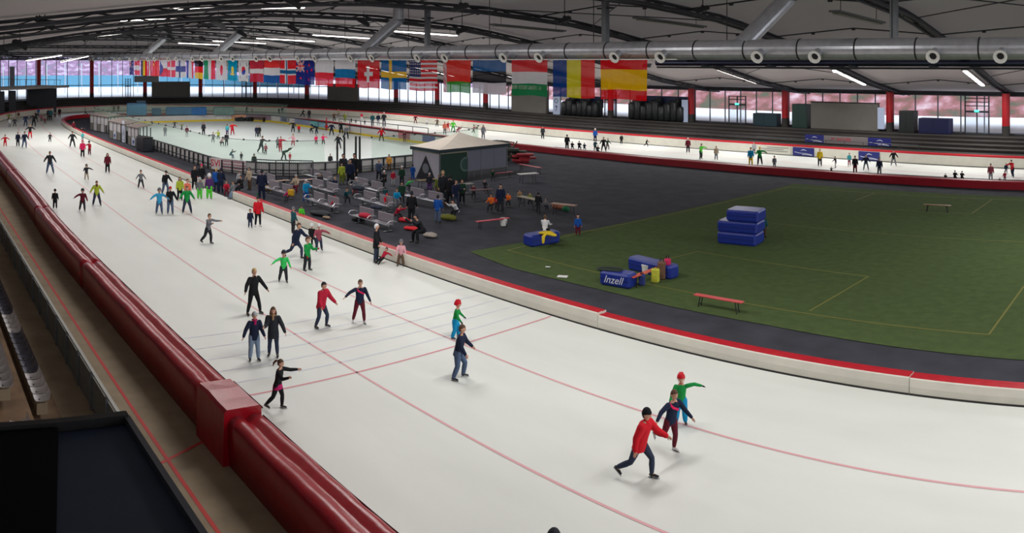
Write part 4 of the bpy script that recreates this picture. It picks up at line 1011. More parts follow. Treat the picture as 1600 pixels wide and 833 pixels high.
def disc_mb(c, r, ax, n=24):
    return MB().poly([(c[0] + (r * cos(2 * pi * k / n) if ax == 'x' else 0), c[1] + (r * cos(2 * pi * k / n) if ax == 'y' else 0), c[2] + r * sin(2 * pi * k / n)) for k in range(n)])
disc_mb((.1, Y1_ - .05, .95), .42, 'x').build('round_emblem', mat('emblem_grey', (112, 116, 124), .6), w1)
w2 = MB().box((X1, -2.2, 1.15), (.03, 2.9, 2.3)).build('front_wall', M_grn, tn)
disc_mb((X1 + .05, -.95, 1.25), .62, 'y').build('round_emblem', mat('emblem_green', (84, 108, 104), .6), w2)
for r_, q in ((.45, 0),): disc_mb((X1 + .06, -.95, 1.25), .45, 'y').build('emblem_centre', mat('emblem_green2', (40, 76, 66), .6), w2)
for k in range(3): MB().box((X1 + .08, -.75 + 1.5 * (k + .5), 1.55), (.04, 1.47, 1.75)).build('grey_panel', M_tg, tn)
MB().box((X1 + .1, 1.5, .66), (.06, 4.6, .07)).build('table_edge', M_steel, tn)
for k in range(4): MB().box((X1 + .1, -.7 + 1.45 * k, .32), (.06, .06, .64)).build('table_leg', M_steel, tn)

# ------------------------------------------------------------------ metal benches
M_perf = mat('perforated_steel', (150, 144, 152), .45, metal=.4, var=.08, scale=8); M_chrome = mat('polished_aluminium', (205, 208, 212), .3, metal=.7)
def bench_parts():
    r = bpy.data.objects.new('metal_bench', None); COL.objects.link(r)
    for s in (-1, 1):
        o = MB().rbox((s * .98, .28, .72), (1.5, .05, .52), r=.03).build('backrest', M_perf, r)
        MB().box((s * .98, -.02, .44), (1.75, .46, .03)).build('seat', M_perf, r)
    mb = MB(); mb.tube([(-2.02, -.26, .44), (2.02, -.26, .44)], .035, 0, 8, cap='flat'); mb.build('front_rail', M_chrome, r)
    for x in (-2.0, 0, 2.0):
        MB().tube([(x, -.3, .42), (x, -.36, .56), (x, -.22, .68), (x, .1, .68), (x, .26, .6)], .035, 0, 7).build('armrest', M_chrome, r)
    MB().box((0, .05, .38), (3.9, .09, .07)).build('beam', M_steel, r)
    for x in (-1.5, 1.5):
        MB().box((x, .05, .19), (.08, .08, .38)).build('leg', M_steel, r); MB().rbox((x, .05, .02), (.12, .62, .04), r=.01).build('foot', M_steel, r)
    return r
def copy_tree(o, parent=None):
    c = o.copy(); COL.objects.link(c); c.parent = parent
    for ch in [x for x in o.children]: copy_tree(ch, c)
    return c
benches = [(-38.6, 26.25, 'empty metal bench nearest the padded kerb, red jacket lying on it'), (-45.0, 26.6, 'metal bench in the front row with a person in pink at its right end'), (-51.0, 26.3, 'metal bench in the front row nearest the mesh fence, yellow bag on it'),
           (-43.4, 29.7, 'metal bench in the second row with a person in red at its right end'), (-50.0, 29.5, 'metal bench in the second row with bright curved armrest'), (-56.0, 27.6, 'metal bench at the far left with brown tables behind'),
           (-42.6, 33.2, 'metal bench in the third row, nearest the standing group by the marquee'), (-48.7, 32.6, 'metal bench in the third row with patterned coat at its left end'), (-55.2, 32.2, 'metal bench in the third row, behind the lime green jacket')]
b0 = bench_parts()
for i, (x, y, lab) in enumerate(benches):
    b_ = b0 if i == 0 else copy_tree(b0); b_.location = (x, y, 0); b_.rotation_euler = (0, 0, (.02, -.03, .05, .0, .04, -.05, .03, .0, .02)[i]); tag(b_, lab, 'bench', 'perforated metal benches beside the rink')

# ------------------------------------------------------------------ wooden trestle benches and tables
def trestle(px0, py0, px1, py1, z, width, rgb, label, cat='bench', legm=None, nm=None, th=.035):
    a, b = g(px0, py0, z), g(px1, py1, z); c = (a + b) / 2; d = b - a; L = d.length; rz = atan2(d.y, d.x)
    r = thing(nm or ('trestle_' + cat), label, cat, (c.x, c.y, 0), rz); m = mat('wood_%d_%d_%d' % rgb, rgb, .45, var=.12, scale=4, stretch=(1, 5, 1))
    MB().rbox((0, 0, z - th / 2), (L, width, th), r=.01).build('tabletop' if cat == 'table' else 'seat_board', m, r)
    for s in (-1, 1):
        for y in (-1, 1): MB().tube([(s * (L / 2 - .3), y * width * .36, z - th), (s * (L / 2 - .22), y * width * .42, 0)], .022, 0, 6, cap='flat').build('leg', legm or M_black, r)
        MB().tube([(s * (L / 2 - .26), -width * .38, z * .35), (s * (L / 2 - .26), width * .38, z * .35)], .015, 0, 5, cap='flat').build('leg_brace', legm or M_black, r)
    return r
trestle(1086, 459, 1161, 472, .48, .28, (206, 74, 74), 'red wooden trestle bench standing alone on the turf'); trestle(1443, 319, 1486, 321, .48, .28, (132, 92, 54), 'brown wooden bench on the far part of the turf')
trestle(986, 433, 1033, 416, .50, .28, (206, 84, 58), 'orange red bench bridging the two blue mats'); trestle(744, 346, 795, 340, .48, .28, (196, 56, 74), 'red trestle bench with white bucket under it')
trestle(810, 272, 839, 270, .76, .7, (196, 194, 190), 'white table on the black rubber floor right of the marquee', 'table'); trestle(772, 271, 800, 268, .48, .3, (150, 70, 80), 'pinkish red bench right of the marquee')
trestle(812, 256, 845, 262, .6, .3, (180, 50, 60), 'red bench beside the dark stacked equipment'); trestle(862, 317, 900, 321, .72, .5, (150, 110, 84), 'long brown wooden table on the rubber floor', 'table')
trestle(812, 306, 840, 312, .72, .5, (150, 140, 110), 'pale table end behind the standing dark-clothed person', 'table')
trestle(652, 282, 682, 279, .7, .6, (104, 86, 44), 'olive table in front of the marquee', 'table'); trestle(425, 283, 452, 281, .7, .5, (120, 88, 66), 'brown table between mesh fence and benches', 'table')
trestle(465, 281, 500, 279, .72, .5, (142, 96, 80), 'reddish brown table beside the person in the beige coat', 'table'); trestle(735, 297, 770, 295, .7, .6, (70, 34, 40), 'dark red table right of the standing group', 'table')
trestle(720, 288, 738, 286, .7, .6, (126, 122, 116), 'pale small table under the grey marquee panels', 'table')
def bag(px, py, w, d, h, rgb, label, nm='bag', z=0.0, rz=0.4, strap=True, cat='bag'):
    p = g(px, py, z); r = thing(nm, label, cat, (p.x, p.y, z), rz); m = mat('bag_%d_%d_%d' % rgb, rgb, .7, var=.12, scale=5, bump=.3)
    mb = MB(); mb.tube([(-w / 2 + .08, 0, h * .45), (0, 0, h * .5), (w / 2 - .08, 0, h * .45)], [(h * .42, d * .45), (h * .5, d * .52), (h * .42, d * .45)], 0, 10, ref=(0, 0, 1)); mb.build('body', m, r, smooth=True)
    if h > w and len(mb.v):
        bpy.data.objects.remove(r.children[0]); MB().rbox((0, 0, h * .5), (w, d, h), r=.06).build('body', m, r); MB().box((0, -d / 2 - .01, h * .4), (w * .7, .03, h * .35)).build('pocket', m, r)
    if strap: MB().tube([(-w * .3, 0, h * .85), (-w * .15, 0, h * 1.15), (w * .15, 0, h * 1.15), (w * .3, 0, h * .85)], .02, 0, 5).build('strap', M_black, r)
    return r
bag(570, 341, .7, .4, .35, (190, 30, 60), 'crimson jacket heaped on the nearest metal bench', 'folded_jacket', .46, strap=False, cat='jacket'); bag(632, 347, .7, .4, .3, (200, 20, 40), 'bright red bag behind the nearest metal bench')
bag(645, 360, 1.0, .5, .24, (216, 24, 36), 'flat red bag beside the seated man in a dark suit'); bag(418, 298, .7, .4, .4, (170, 130, 50), 'mustard bag beside the metal bench by the fence'); bag(455, 306, .4, .34, .45, (206, 160, 30), 'yellow backpack on the front bench', 'backpack', .46)
bag(1003, 446, .28, .25, .5, (40, 54, 120), 'navy bag under the orange bench end', strap=True); bag(1024, 441, .36, .3, .62, (190, 190, 60), 'yellow green bag standing by the orange bench'); bag(1034, 436, .36, .3, .8, (110, 80, 60), 'brown bag beside the yellow green bag')
bag(1043, 433, .3, .3, .85, (206, 30, 90), 'pink bag at the end of the rear blue mat'); bag(953, 424, 1.0, .6, .2, (26, 40, 30), 'dark green bundle lying on the front blue mat', 'folded_cloth', .55, strap=False, cat='cloth')
bag(700, 344, .9, .5, .4, (110, 112, 34), 'olive yellow bag beside the black and white child'); bag(884, 331, .4, .3, .4, (24, 110, 70), 'green bag under the brown wooden table'); bag(872, 327, .7, .4, .4, (140, 84, 60), 'reddish brown bag under the wooden table')
bag(560, 298, .8, .5, .45, (50, 56, 70), 'grey patterned coat heaped on the third row bench', 'folded_jacket', .46, strap=False, cat='jacket'); bag(577, 290, .5, .4, .3, (30, 32, 36), 'small black bag on the third row bench', 'bag', .46)
bag(500, 337, 1.2, .7, .35, (44, 48, 54), 'dark bag under the second front bench'); bag(510, 342, .5, .3, .2, (150, 130, 110), 'tan bag on the floor before the second front bench'); bag(560, 346, .8, .5, .3, (34, 38, 40), 'black bag under the nearest metal bench')
bag(588, 327, .7, .4, .3, (40, 48, 70), 'dark blue jacket lying on the second row bench', 'folded_jacket', .46, strap=False, cat='jacket'); bag(672, 371, .6, .6, .3, (160, 150, 140), 'pale low stool with light cushion behind the man in a suit', 'cushion', 0, strap=False, cat='cushion')
def bucket(px, py, r0, h, label, z=0):
    p = g(px, py, z); r = thing('bucket', label, 'bucket', (p.x, p.y, z)); MB().tube([(0, 0, .02), (0, 0, h)], [r0 * .8, r0], 0, 14, cap='flat').build('body', M_noz, r); MB().tube([(0, 0, h), (0, 0, h + .02)], r0 * 1.06, 0, 14, cap='flat').build('rim', M_noz, r)
bucket(1009, 428, .2, .4, 'white bucket behind the orange bench'); bucket(787, 353, .22, .45, 'white bucket under the red trestle bench')
for px, py, s, lab in ((879, 432, .34, 'white sheet of paper on the turf edge'), (856, 417, .16, 'scrap of paper on the turf, further than the sheet')):
    p = g(px, py, .02); r = MB().box((0, 0, .01), (s * 1.4, s, .012), rz=.2).build('paper_sheet', mat('paper', (225, 225, 225), .6), None, (p.x, p.y, .012), .3); tag(r, lab, 'paper')

# ------------------------------------------------------------------ blue soft mats on the turf
def bmat(pa, pb, depth, h, z, label, side=-1):
    a, b = g(pa[0], pa[1], z), g(pb[0], pb[1], z); d = b - a; L = d.length; rz = atan2(d.y, d.x); c = (a + b) / 2; n_ = Vector((-d.y, d.x, 0)).normalized() * depth / 2 * (1 if side > 0 else -1)
    if n_.y < 0: n_ = -n_
    c = c + n_; r = thing('soft_mat', label, 'mat', (c.x, c.y, z), rz, 'blue soft play mats on the turf')
    MB().rbox((0, 0, h / 2), (L, depth, h), r=.09).build('cushion', M_blue, r, smooth=False)
    for s in (-1, 1): MB().box((0, s * (depth / 2 + .003), h * .5), (L * .96, .012, .03)).build('seam', mat('mat_seam', (22, 34, 96), .5), r)
    return r, L
r, L = bmat((936, 445), (983, 453), .75, .62, 0, 'blue soft mat with white handwritten lettering, nearest the camera')
banner_text('Inzell', .46, M_txtw, r, (-.05, -.39, .3), (pi / 2, 0, 0), shear=.35)
bmat((980, 421), (1046, 438), .7, .6, 0, 'blue soft mat behind the orange bench'); bmat((830, 387), (876, 379), .8, .62, 0, 'blue soft mat with person in white sitting on it, yellow jacket on top')
r1, _ = bmat((1120, 380), (1180, 386), 1.4, .62, 0, 'bottom blue soft mat of the big stack'); 
p = r1.location; rzz = r1.rotation_euler.z
for dx, z, L_, lab in ((.02, .63, 2.3, 'middle blue soft mat of the big stack'), (.32, 1.26, 1.85, 'top blue soft mat of the big stack, shorter than those below')):
    r = thing('soft_mat', lab, 'mat', (p.x + dx, p.y + dx * .1, z), rzz + .02, 'blue soft play mats on the turf'); MB().rbox((0, 0, .3), (L_, 1.35, .6), r=.09).build('cushion', M_blue, r); MB().box((0, -.68, .3), (L_ * .96, .012, .03)).build('seam', mat('mat_seam', (22, 34, 96), .5), r)
# yellow jacket draped on the mat
p = g(857, 368, .62); r = thing('folded_jacket', 'yellow jacket draped over the blue mat beside the person in white', 'jacket', (p.x, p.y, .63)); mb = MB(); m = mat('bright_yellow_cloth', (214, 184, 24), .7, var=.1, bump=.3)
mb.tube([(-.5, 0, .06), (0, .02, .12), (.45, 0, .07)], [(.08, .2), (.12, .26), (.07, .14)], 0, 10, ref=(0, 0, 1)); mb.tube([(.0, -.25, .08), (.02, -.42, .0), (.05, -.46, -.3)], [(.1, .05), (.12, .05), (.09, .04)], 0, 8, ref=(1, 0, 0)); mb.build('cloth', m, r, smooth=True)
# stack of dark equipment right of the marquee
for k, (px, py, w, h, rgb, lab) in enumerate(((781, 250, 1.9, 1.9, (44, 46, 42), 'tall dark pile of equipment right of the marquee'), (790, 246, 1.5, 1.5, (70, 40, 38), 'reddish brown crate pile behind the dark equipment'), (806, 252, 1.6, 1.3, (36, 50, 40), 'dark green folded nets right of the equipment pile'), (818, 254, 1.8, .9, (150, 30, 40), 'red padded block beside the dark green nets'))):
    p = g(px, py); r = thing('equipment_pile', lab, 'equipment', (p.x, p.y, 0), .3 * k); random.seed(k)
    m = mat('pile_%d' % k, rgb, .7, var=.3, scale=3, bump=.5)
    for q in range(5):
        MB().rbox((random.uniform(-.2, .2) * w, random.uniform(-.25, .25), h * (q + .5) / 5), (w * random.uniform(.6, 1), random.uniform(.7, 1.1), h / 5 * .98), rz=random.uniform(-.2, .2), r=.05).build('layer', m, r)
    if k == 0:
        for q in range(3): MB().box((.1, -.56, .5 + .45 * q), (1.1, .06, .07), rz=.05 * q).build('pale_slat', M_chrome, r)
# kerb barrier board above
p = g(793, 241); r = thing('barrier_frame', 'dark angled frame over the red kerb right of the marquee', 'barrier', (p.x, p.y, 0), -.2); MB().box((0, 0, 1.35), (2.6, .08, .1)).build('rail', M_wood, r)
for s in (-1, 1): MB().box((s * 1.2, 0, .67), (.08, .08, 1.35)).build('post', M_wood, r)
MB().tube([(1.2, 0, .9), (2.6, -.5, 1.6)], .06, 0, 5, cap='flat').build('brace', M_wood, r)
# ------------------------------------------------------------------ people
def V3(*a): return Vector(a)
def limb_dir(s, flex, abd):   # s=+1 left (+X), forward is -Y
    f, a = radians(flex), radians(abd); return V3(s * sin(a), -sin(f) * cos(a), -cos(f) * cos(a))
POSES = {
 'stand': dict(lean=2, L=(4, 4, 6), R=(-2, 4, 4), LA=(6, 12, 18), RA=(4, 12, 20)),
 'stand2': dict(lean=4, L=(8, 7, 14), R=(-4, 5, 6), LA=(30, 14, 70), RA=(8, 16, 25)),
 'glide': dict(lean=12, L=(28, 5, 38), R=(2, 9, 22), LA=(14, 24, 22), RA=(10, 28, 24)),
 'wide': dict(lean=6, L=(8, 16, 10), R=(6, 14, 14), LA=(12, 34, 18), RA=(12, 38, 20)),
 'armsout': dict(lean=8, L=(14, 8, 18), R=(-2, 10, 10), LA=(12, 62, 14), RA=(10, 58, 18)),
 'armleft': dict(lean=10, L=(12, 7, 16), R=(-6, 12, 12), LA=(14, 20, 20), RA=(20, 66, 14)),
 'armright': dict(lean=10, L=(-6, 12, 12), R=(14, 7, 20), LA=(26, 74, 12), RA=(26, 22, 50)),
 'strideR': dict(lean=16, L=(38, 4, 40), R=(-22, 14, 40), LA=(34, 10, 24), RA=(-30, 18, 22)),
 'strideL': dict(lean=16, L=(-24, 16, 38), R=(38, 4, 40), LA=(-34, 18, 20), RA=(36, 12, 30)),
 'kick': dict(lean=14, L=(8, 4, 22), R=(-16, 10, 68), LA=(20, 26, 18), RA=(4, 64, 12)),
 'reachR': dict(lean=10, L=(16, 6, 20), R=(-16, 8, 26), LA=(70, 28, 18), RA=(40, 10, 66)),
 'wave': dict(lean=4, L=(4, 6, 12), R=(12, 8, 26), LA=(30, 100, 14), RA=(14, 26, 20)),
 'push': dict(lean=20, L=(20, 5, 30), R=(-14, 8, 24), LA=(54, 12, 20), RA=(58, 14, 24)),
 'bend': dict(lean=72, L=(22, 8, 20), R=(-6, 10, 16), LA=(78, 8, 14), RA=(80, 10, 18)),
 'sit': dict(lean=6, L=(84, 7, 78), R=(80, 7, 74), LA=(34, 10, 50), RA=(30, 12, 48)),
 'sitlean': dict(lean=34, L=(84, 10, 84), R=(80, 8, 80), LA=(60, 12, 46), RA=(60, 10, 50)),
 'perch': dict(lean=4, L=(50, 8, 40), R=(46, 9, 36), LA=(10, 16, 24), RA=(10, 18, 22)),
 'recline': dict(lean=-36, L=(58, 8, 10), R=(62, 10, 14), LA=(-40, 24, 10), RA=(-36, 24, 10)),
 'crouch': dict(lean=38, L=(96, 14, 116), R=(92, 14, 112), LA=(66, 14, 40), RA=(62, 16, 40)),
 'hold': dict(lean=6, L=(8, 5, 10), R=(2, 5, 8), LA=(10, 30, 10), RA=(30, 12, 60)),
}
POSES['holdL'] = dict(POSES['hold'], LA=(14, 14, 30), RA=(10, 34, 10))
_sk = {}
def skeleton(pose, kid):
    k = (pose, kid)
    if k in _sk: return _sk[k]
    P = POSES[pose]; hs_ = 1.36 if kid else 1.10; ll = .93 if kid else 1.0
    lean = radians(P['lean']); up = V3(0, -sin(lean), cos(lean)); fw = V3(0, -cos(lean), -sin(lean))
    hip = V3(0, 0, .50); J = {'pelvis': hip, 'waist': hip + up * .10, 'chest': hip + up * .21, 'neck': hip + up * .325}
    hl = lean * .35; hup = V3(0, -sin(hl), cos(hl)); J['hup'] = hup; J['hfw'] = V3(0, -cos(hl), -sin(hl))
    J['head'] = J['neck'] + up * .03 + hup * .072 * hs_; J['up'] = up; J['fw'] = fw; J['hs'] = hs_
    for n, s in (('L', 1), ('R', -1)):
        f, a, kn = P[n]; h = hip + V3(s * .052, 0, -.01); d = limb_dir(s, f, a); knee = h + d * .235 * ll
        d2 = limb_dir(s, f - kn, a * .7); ank = knee + d2 * .215 * ll; J[n + 'h'], J[n + 'k'], J[n + 'a'], J[n + 'sd'] = h, knee, ank, d2
        tilt = radians(max(0, -(f - kn) - 25) * .8) if pose not in ('sit', 'sitlean', 'crouch', 'perch') else 0
        if pose in ('recline',): tilt = -radians(50)
        J[n + 'fd'] = V3(s * .18, -cos(tilt), -sin(tilt)).normalized()
        f, a, el = P[n + 'A']; sh = J['neck'] + V3(s * .105, 0, 0) - up * .035; d = limb_dir(s, f + P['lean'] * .6, a); e = sh + d * .165
        d2 = limb_dir(s, f + P['lean'] * .6 + el, a * .75); w = e + d2 * .145; J[n + 's'], J[n + 'e'], J[n + 'w'], J[n + 'hd'] = sh, e, w, d2
    low = min(min((J[n + 'a'] - V3(0, 0, .055)).z, (J[n + 'a'] + J[n + 'fd'] * .08 - V3(0, 0, .055)).z) for n in 'LR'); J['drop'] = low
    _sk[k] = J; return J
def remesh(mb, voxel):
    me = bpy.data.meshes.new('t'); me.from_pydata([tuple(v) for v in mb.v], [], mb.f); o = bpy.data.objects.new('t', me); COL.objects.link(o)
    m = o.modifiers.new('r', 'REMESH'); m.mode = 'VOXEL'; m.voxel_size = voxel; s = o.modifiers.new('s', 'SMOOTH'); s.iterations = 2; s.factor = .5
    ev = o.evaluated_get(bpy.context.evaluated_depsgraph_get()); t = ev.to_mesh(); vs = np.empty(len(t.vertices) * 3); t.vertices.foreach_get('co', vs); fs = [tuple(p.vertices) for p in t.polygons]
    ev.to_mesh_clear(); bpy.data.objects.remove(o); bpy.data.meshes.remove(me); r = MB(); r.v = vs.reshape(-1, 3).tolist(); r.f = fs; r.m = [0] * len(fs); return r
_mc = {}
def finish(key, mb, drop, slots=1):
    me = bpy.data.meshes.new(key[0]); v = np.array(mb.v, dtype=float); v[:, 2] -= drop; me.from_pydata(v.tolist(), [], [tuple(f) for f in mb.f])
    for _ in range(slots): me.materials.append(M_black)
    if slots > 1: me.polygons.foreach_set('material_index', mb.m)
    me.polygons.foreach_set('use_smooth', [True] * len(me.polygons)); me.update(); _mc[key] = me; return me
def ell(mb, c, r, R=None, m=0, n=12, k=8):
    vs, fs = [], []
    for i in range(k + 1):
        a = pi * i / k
        for j in range(n):
            b = 2 * pi * j / n; p = V3(r[0] * sin(a) * cos(b), r[1] * sin(a) * sin(b), r[2] * cos(a)); vs.append(V3(*c) + (R @ p if R else p))
    for i in range(k):
        for j in range(n): fs.append((i * n + j, (i + 1) * n + j, (i + 1) * n + (j + 1) % n, i * n + (j + 1) % n))
    return mb.add(vs, fs, m)
def frame(J):
    u, f = J['hup'], J['hfw']; x = V3(1, 0, 0); return Matrix((x, -f, u)).transposed()   # columns: right(+X), back(+Y), up
def body_mesh(pose, kid, near):
    key = ('body', pose, kid, near)
    if key in _mc: return _mc[key]
    J = skeleton(pose, kid); mb = MB(); X = (1, 0, 0); h = J['hs']; R = frame(J)
    mb.tube([J['pelvis'] - J['up'] * .03, J['waist'], J['chest'], J['neck'] - J['up'] * .02], [(.085, .058), (.075, .05), (.088, .058), (.07, .045)], 0, 12, ref=X)
    mb.tube([J['neck'] - J['up'] * .03, J['neck'] + J['up'] * .05], .03 * (1.1 if kid else 1), 0, 10)
    for n in 'LR':
        mb.tube([J[n + 'h'] + V3(0, 0, .02), (J[n + 'h'] + J[n + 'k']) / 2, J[n + 'k'], J[n + 'k'] + J[n + 'sd'] * .08, J[n + 'a']], [.052, .045, .032, .034, .021], 0, 8)
        mb.tube([J[n + 's'], (J[n + 's'] + J[n + 'e']) / 2, J[n + 'e'], J[n + 'w']], [.029, .026, .021, .015], 0, 8)
        mb.tube([J[n + 'a'], J[n + 'a'] + J[n + 'fd'] * .04 - V3(0, 0, .01)], [.020, .014], 0, 8)
    r = remesh(mb, .012 if near else .017)
    # head with face
    hd = MB(); nn, kk = (20, 16) if near else (12, 9); c = J['head']; vs, fs = [], []
    for i in range(kk + 1):
        a = pi * i / kk
        for j in range(nn):
            b = 2 * pi * j / nn; x, y, z = sin(a) * cos(b), sin(a) * sin(b), cos(a)
            sx, sy, sz = .046, .056, .068
            w = 1 - .22 * max(0, -z) ** 1.3                    # narrowing jaw
            px_, py_, pz_ = x * sx * w, y * sy * (1 - .10 * max(0, -z)), z * sz
            if y < -.2:
                py_ += .006 * math.exp(-((abs(x) - .38) ** 2 * 30 + (z - .12) ** 2 * 40))    # eye sockets
                py_ -= .012 * math.exp(-(x * x * 40 + (z + .12) ** 2 * 22))                   # nose ridge
                py_ -= .004 * math.exp(-(x * x * 14 + (z + .78) ** 2 * 30))                   # chin
            vs.append(c + R @ (V3(px_, py_, pz_) * h))
    for i in range(kk):
        for j in range(nn): fs.append((i * nn + j, (i + 1) * nn + j, (i + 1) * nn + (j + 1) % nn, i * nn + (j + 1) % nn))
    hd.add(vs, fs, 0)
    if near:
        for s in (-1, 1):
            ell(hd, c + R @ (V3(s * .047, .004, -.004) * h), (.007 * h, .013 * h, .018 * h), R, 0, 8, 6)      # ears
            ell(hd, c + R @ (V3(s * .018, -.0495, .009) * h), (.0075 * h, .004 * h, .0045 * h), R, 1, 8, 5)    # eyes
            ell(hd, c + R @ (V3(s * .018, -.050, .020) * h), (.010 * h, .003 * h, .002 * h), R, 1, 8, 4)      # brows
        ell(hd, c + R @ (V3(0, -.0545, -.012) * h), (.007 * h, .009 * h, .009 * h), R, 0, 8, 6)                # nose tip
        ell(hd, c + R @ (V3(0, -.0475, -.034) * h), (.015 * h, .005 * h, .0045 * h), R, 2, 10, 5)              # mouth
    # hands: palm, four unequal bent fingers, thumb from the side
    for n, s in (('L', 1), ('R', -1)):
        w, d = J[n + 'w'], J[n + 'hd']; side = V3(s, 0, 0); pn = d.cross(side).normalized(); sd = pn.cross(d).normalized()
        acr = pn * 1.0                                       # across the palm (front-back)
        hd.tube([w - d * .004, w + d * .022, w + d * .046], [(.013, .009), (.022, .011), (.021, .010)], 3, 8, ref=tuple(acr))
        if near:
            for q, L in ((-.0155, .036), (-.005, .042), (.0055, .039), (.0155, .030)):
                b0 = w + d * .046 + acr * q; inw = -sd * s
                hd.tube([b0, b0 + d * L * .5 + inw * .003, b0 + d * L * .86 + inw * .013], [.0048, .0044, .0034], 3, 6)
            hd.tube([w + d * .014 - acr * .018, w + d * .03 - acr * .032, w + d * .05 - acr * .036], [.0062, .0056, .0042], 3, 6)
        else:
            hd.tube([w + d * .045, w + d * .075, w + d * .088], [(.017, .008), (.016, .007), (.009, .006)], 3, 6, ref=tuple(acr)); hd.tube([w + d * .016 - acr * .016, w + d * .045 - acr * .032], [.007, .005], 3, 5)
    r.add(hd.v, hd.f, 0); o = len(r.m) - len(hd.m); r.m = r.m[:o] + hd.m
    return finish(key, r, J['drop'], 4)
def cloth_mesh(kind, pose, kid, near):
    key = (kind, pose, kid, near)
    if key in _mc: return _mc[key]
    J = skeleton(pose, kid); mb = MB(); X = (1, 0, 0); up = J['up']; pv = J['pelvis']
    if kind in ('jacket', 'sweater', 'coat', 'puffy'):
        g_ = {'jacket': .022, 'sweater': .014, 'coat': .024, 'puffy': .030}[kind]; lo = {'jacket': -.07, 'sweater': -.035, 'coat': -.03, 'puffy': -.075}[kind]
        pts = [pv + up * lo, J['waist'], J['chest'], J['neck'] - up * .03, J['neck'] + up * .007]; rd = [(.092 + g_, .064 + g_), (.08 + g_, .055 + g_), (.092 + g_, .061 + g_), (.082 + g_, .05 + g_), (.032 + g_ * .5, .030 + g_ * .5)]
        if kind == 'coat':
            mid = (J['Lk'] + J['Rk']) / 2; t = pv * .45 + mid * .55; pts = [t] + pts; rd = [(.118, .095)] + rd
        mb.tube(pts, rd, 0, 14, ref=X, cap='hem')
        for n in 'LR': mb.tube([J[n + 's'] + up * -.004, (J[n + 's'] + J[n + 'e']) / 2, J[n + 'e'], J[n + 'w'] - J[n + 'hd'] * .008], [.031 + g_, .030 + g_ * .8, .026 + g_ * .8, .019 + g_ * .6], 0, 10)
    elif kind in ('trousers', 'leggings', 'baggy', 'shorts'):
        g_ = {'trousers': .014, 'leggings': .007, 'baggy': .022, 'shorts': .018}[kind]
        mb.tube([pv - up * .02, pv + up * .06], [(.088 + g_ * .6, .062 + g_ * .6), (.082 + g_ * .5, .056 + g_ * .5)], 0, 12, ref=X)
        for n in 'LR':
            pts = [J[n + 'h'] + V3(0, 0, .015), (J[n + 'h'] + J[n + 'k']) / 2, J[n + 'k'], J[n + 'k'] + J[n + 'sd'] * .08, J[n + 'a'] - J[n + 'sd'] * .022]; rd = [.055 + g_, .048 + g_, .035 + g_, .036 + g_, .026 + g_]
            if kind == 'shorts': pts, rd = pts[:3], rd[:3]
            mb.tube(pts, rd, 0, 10)
    elif kind == 'skirt':
        mid = (J['Lk'] + J['Rk']) / 2; mb.tube([pv * .62 + mid * .38, pv - up * .03, pv + up * .03], [(.128, .104), (.116, .092), (.1, .078)], 0, 14, ref=X, cap='flat')
    r = remesh(mb, .0115 if near else .0165)
    return finish(key, r, J['drop'])
def skate_mesh(pose, kid):
    key = ('skates', pose, kid)
    if key in _mc: return _mc[key]
    J = skeleton(pose, kid); out = []
    for n in 'LR':
        mb = MB(); a, f, s = J[n + 'a'], J[n + 'fd'], J[n + 'sd']; dn = (-(V3(0, 0, 1) - f * f.z)).normalized(); lat = f.cross(dn).normalized()
        heel = a + dn * .012 - f * .018; mb.tube([a - s * .05, a - s * .01, a + dn * .014], [.029, .027, .028], 0, 10); mb.tube([heel, a + f * .035 + dn * .016, a + f * .088 + dn * .024], [(.023, .020), (.024, .019), (.019, .013)], 0, 10, ref=tuple(lat))
        c = a + f * .034 + dn * .047
        vs = [c + f * x + lat * y + dn * z for x in (-.078, .078) for y in (-.0028, .0028) for z in (-.006, .008)]; mb.add(vs, [(0, 1, 3, 2), (4, 6, 7, 5), (0, 4, 5, 1), (2, 3, 7, 6), (0, 2, 6, 4), (1, 5, 7, 3)], 1)
        for x in (-.045, .045): mb.tube([c + f * x - dn * .018, c + f * x], .006, 1, 6, cap='flat')
        me = finish((key[0], pose, kid, n), mb, J['drop'], 2); out.append(me)
    _mc[key] = out; return out
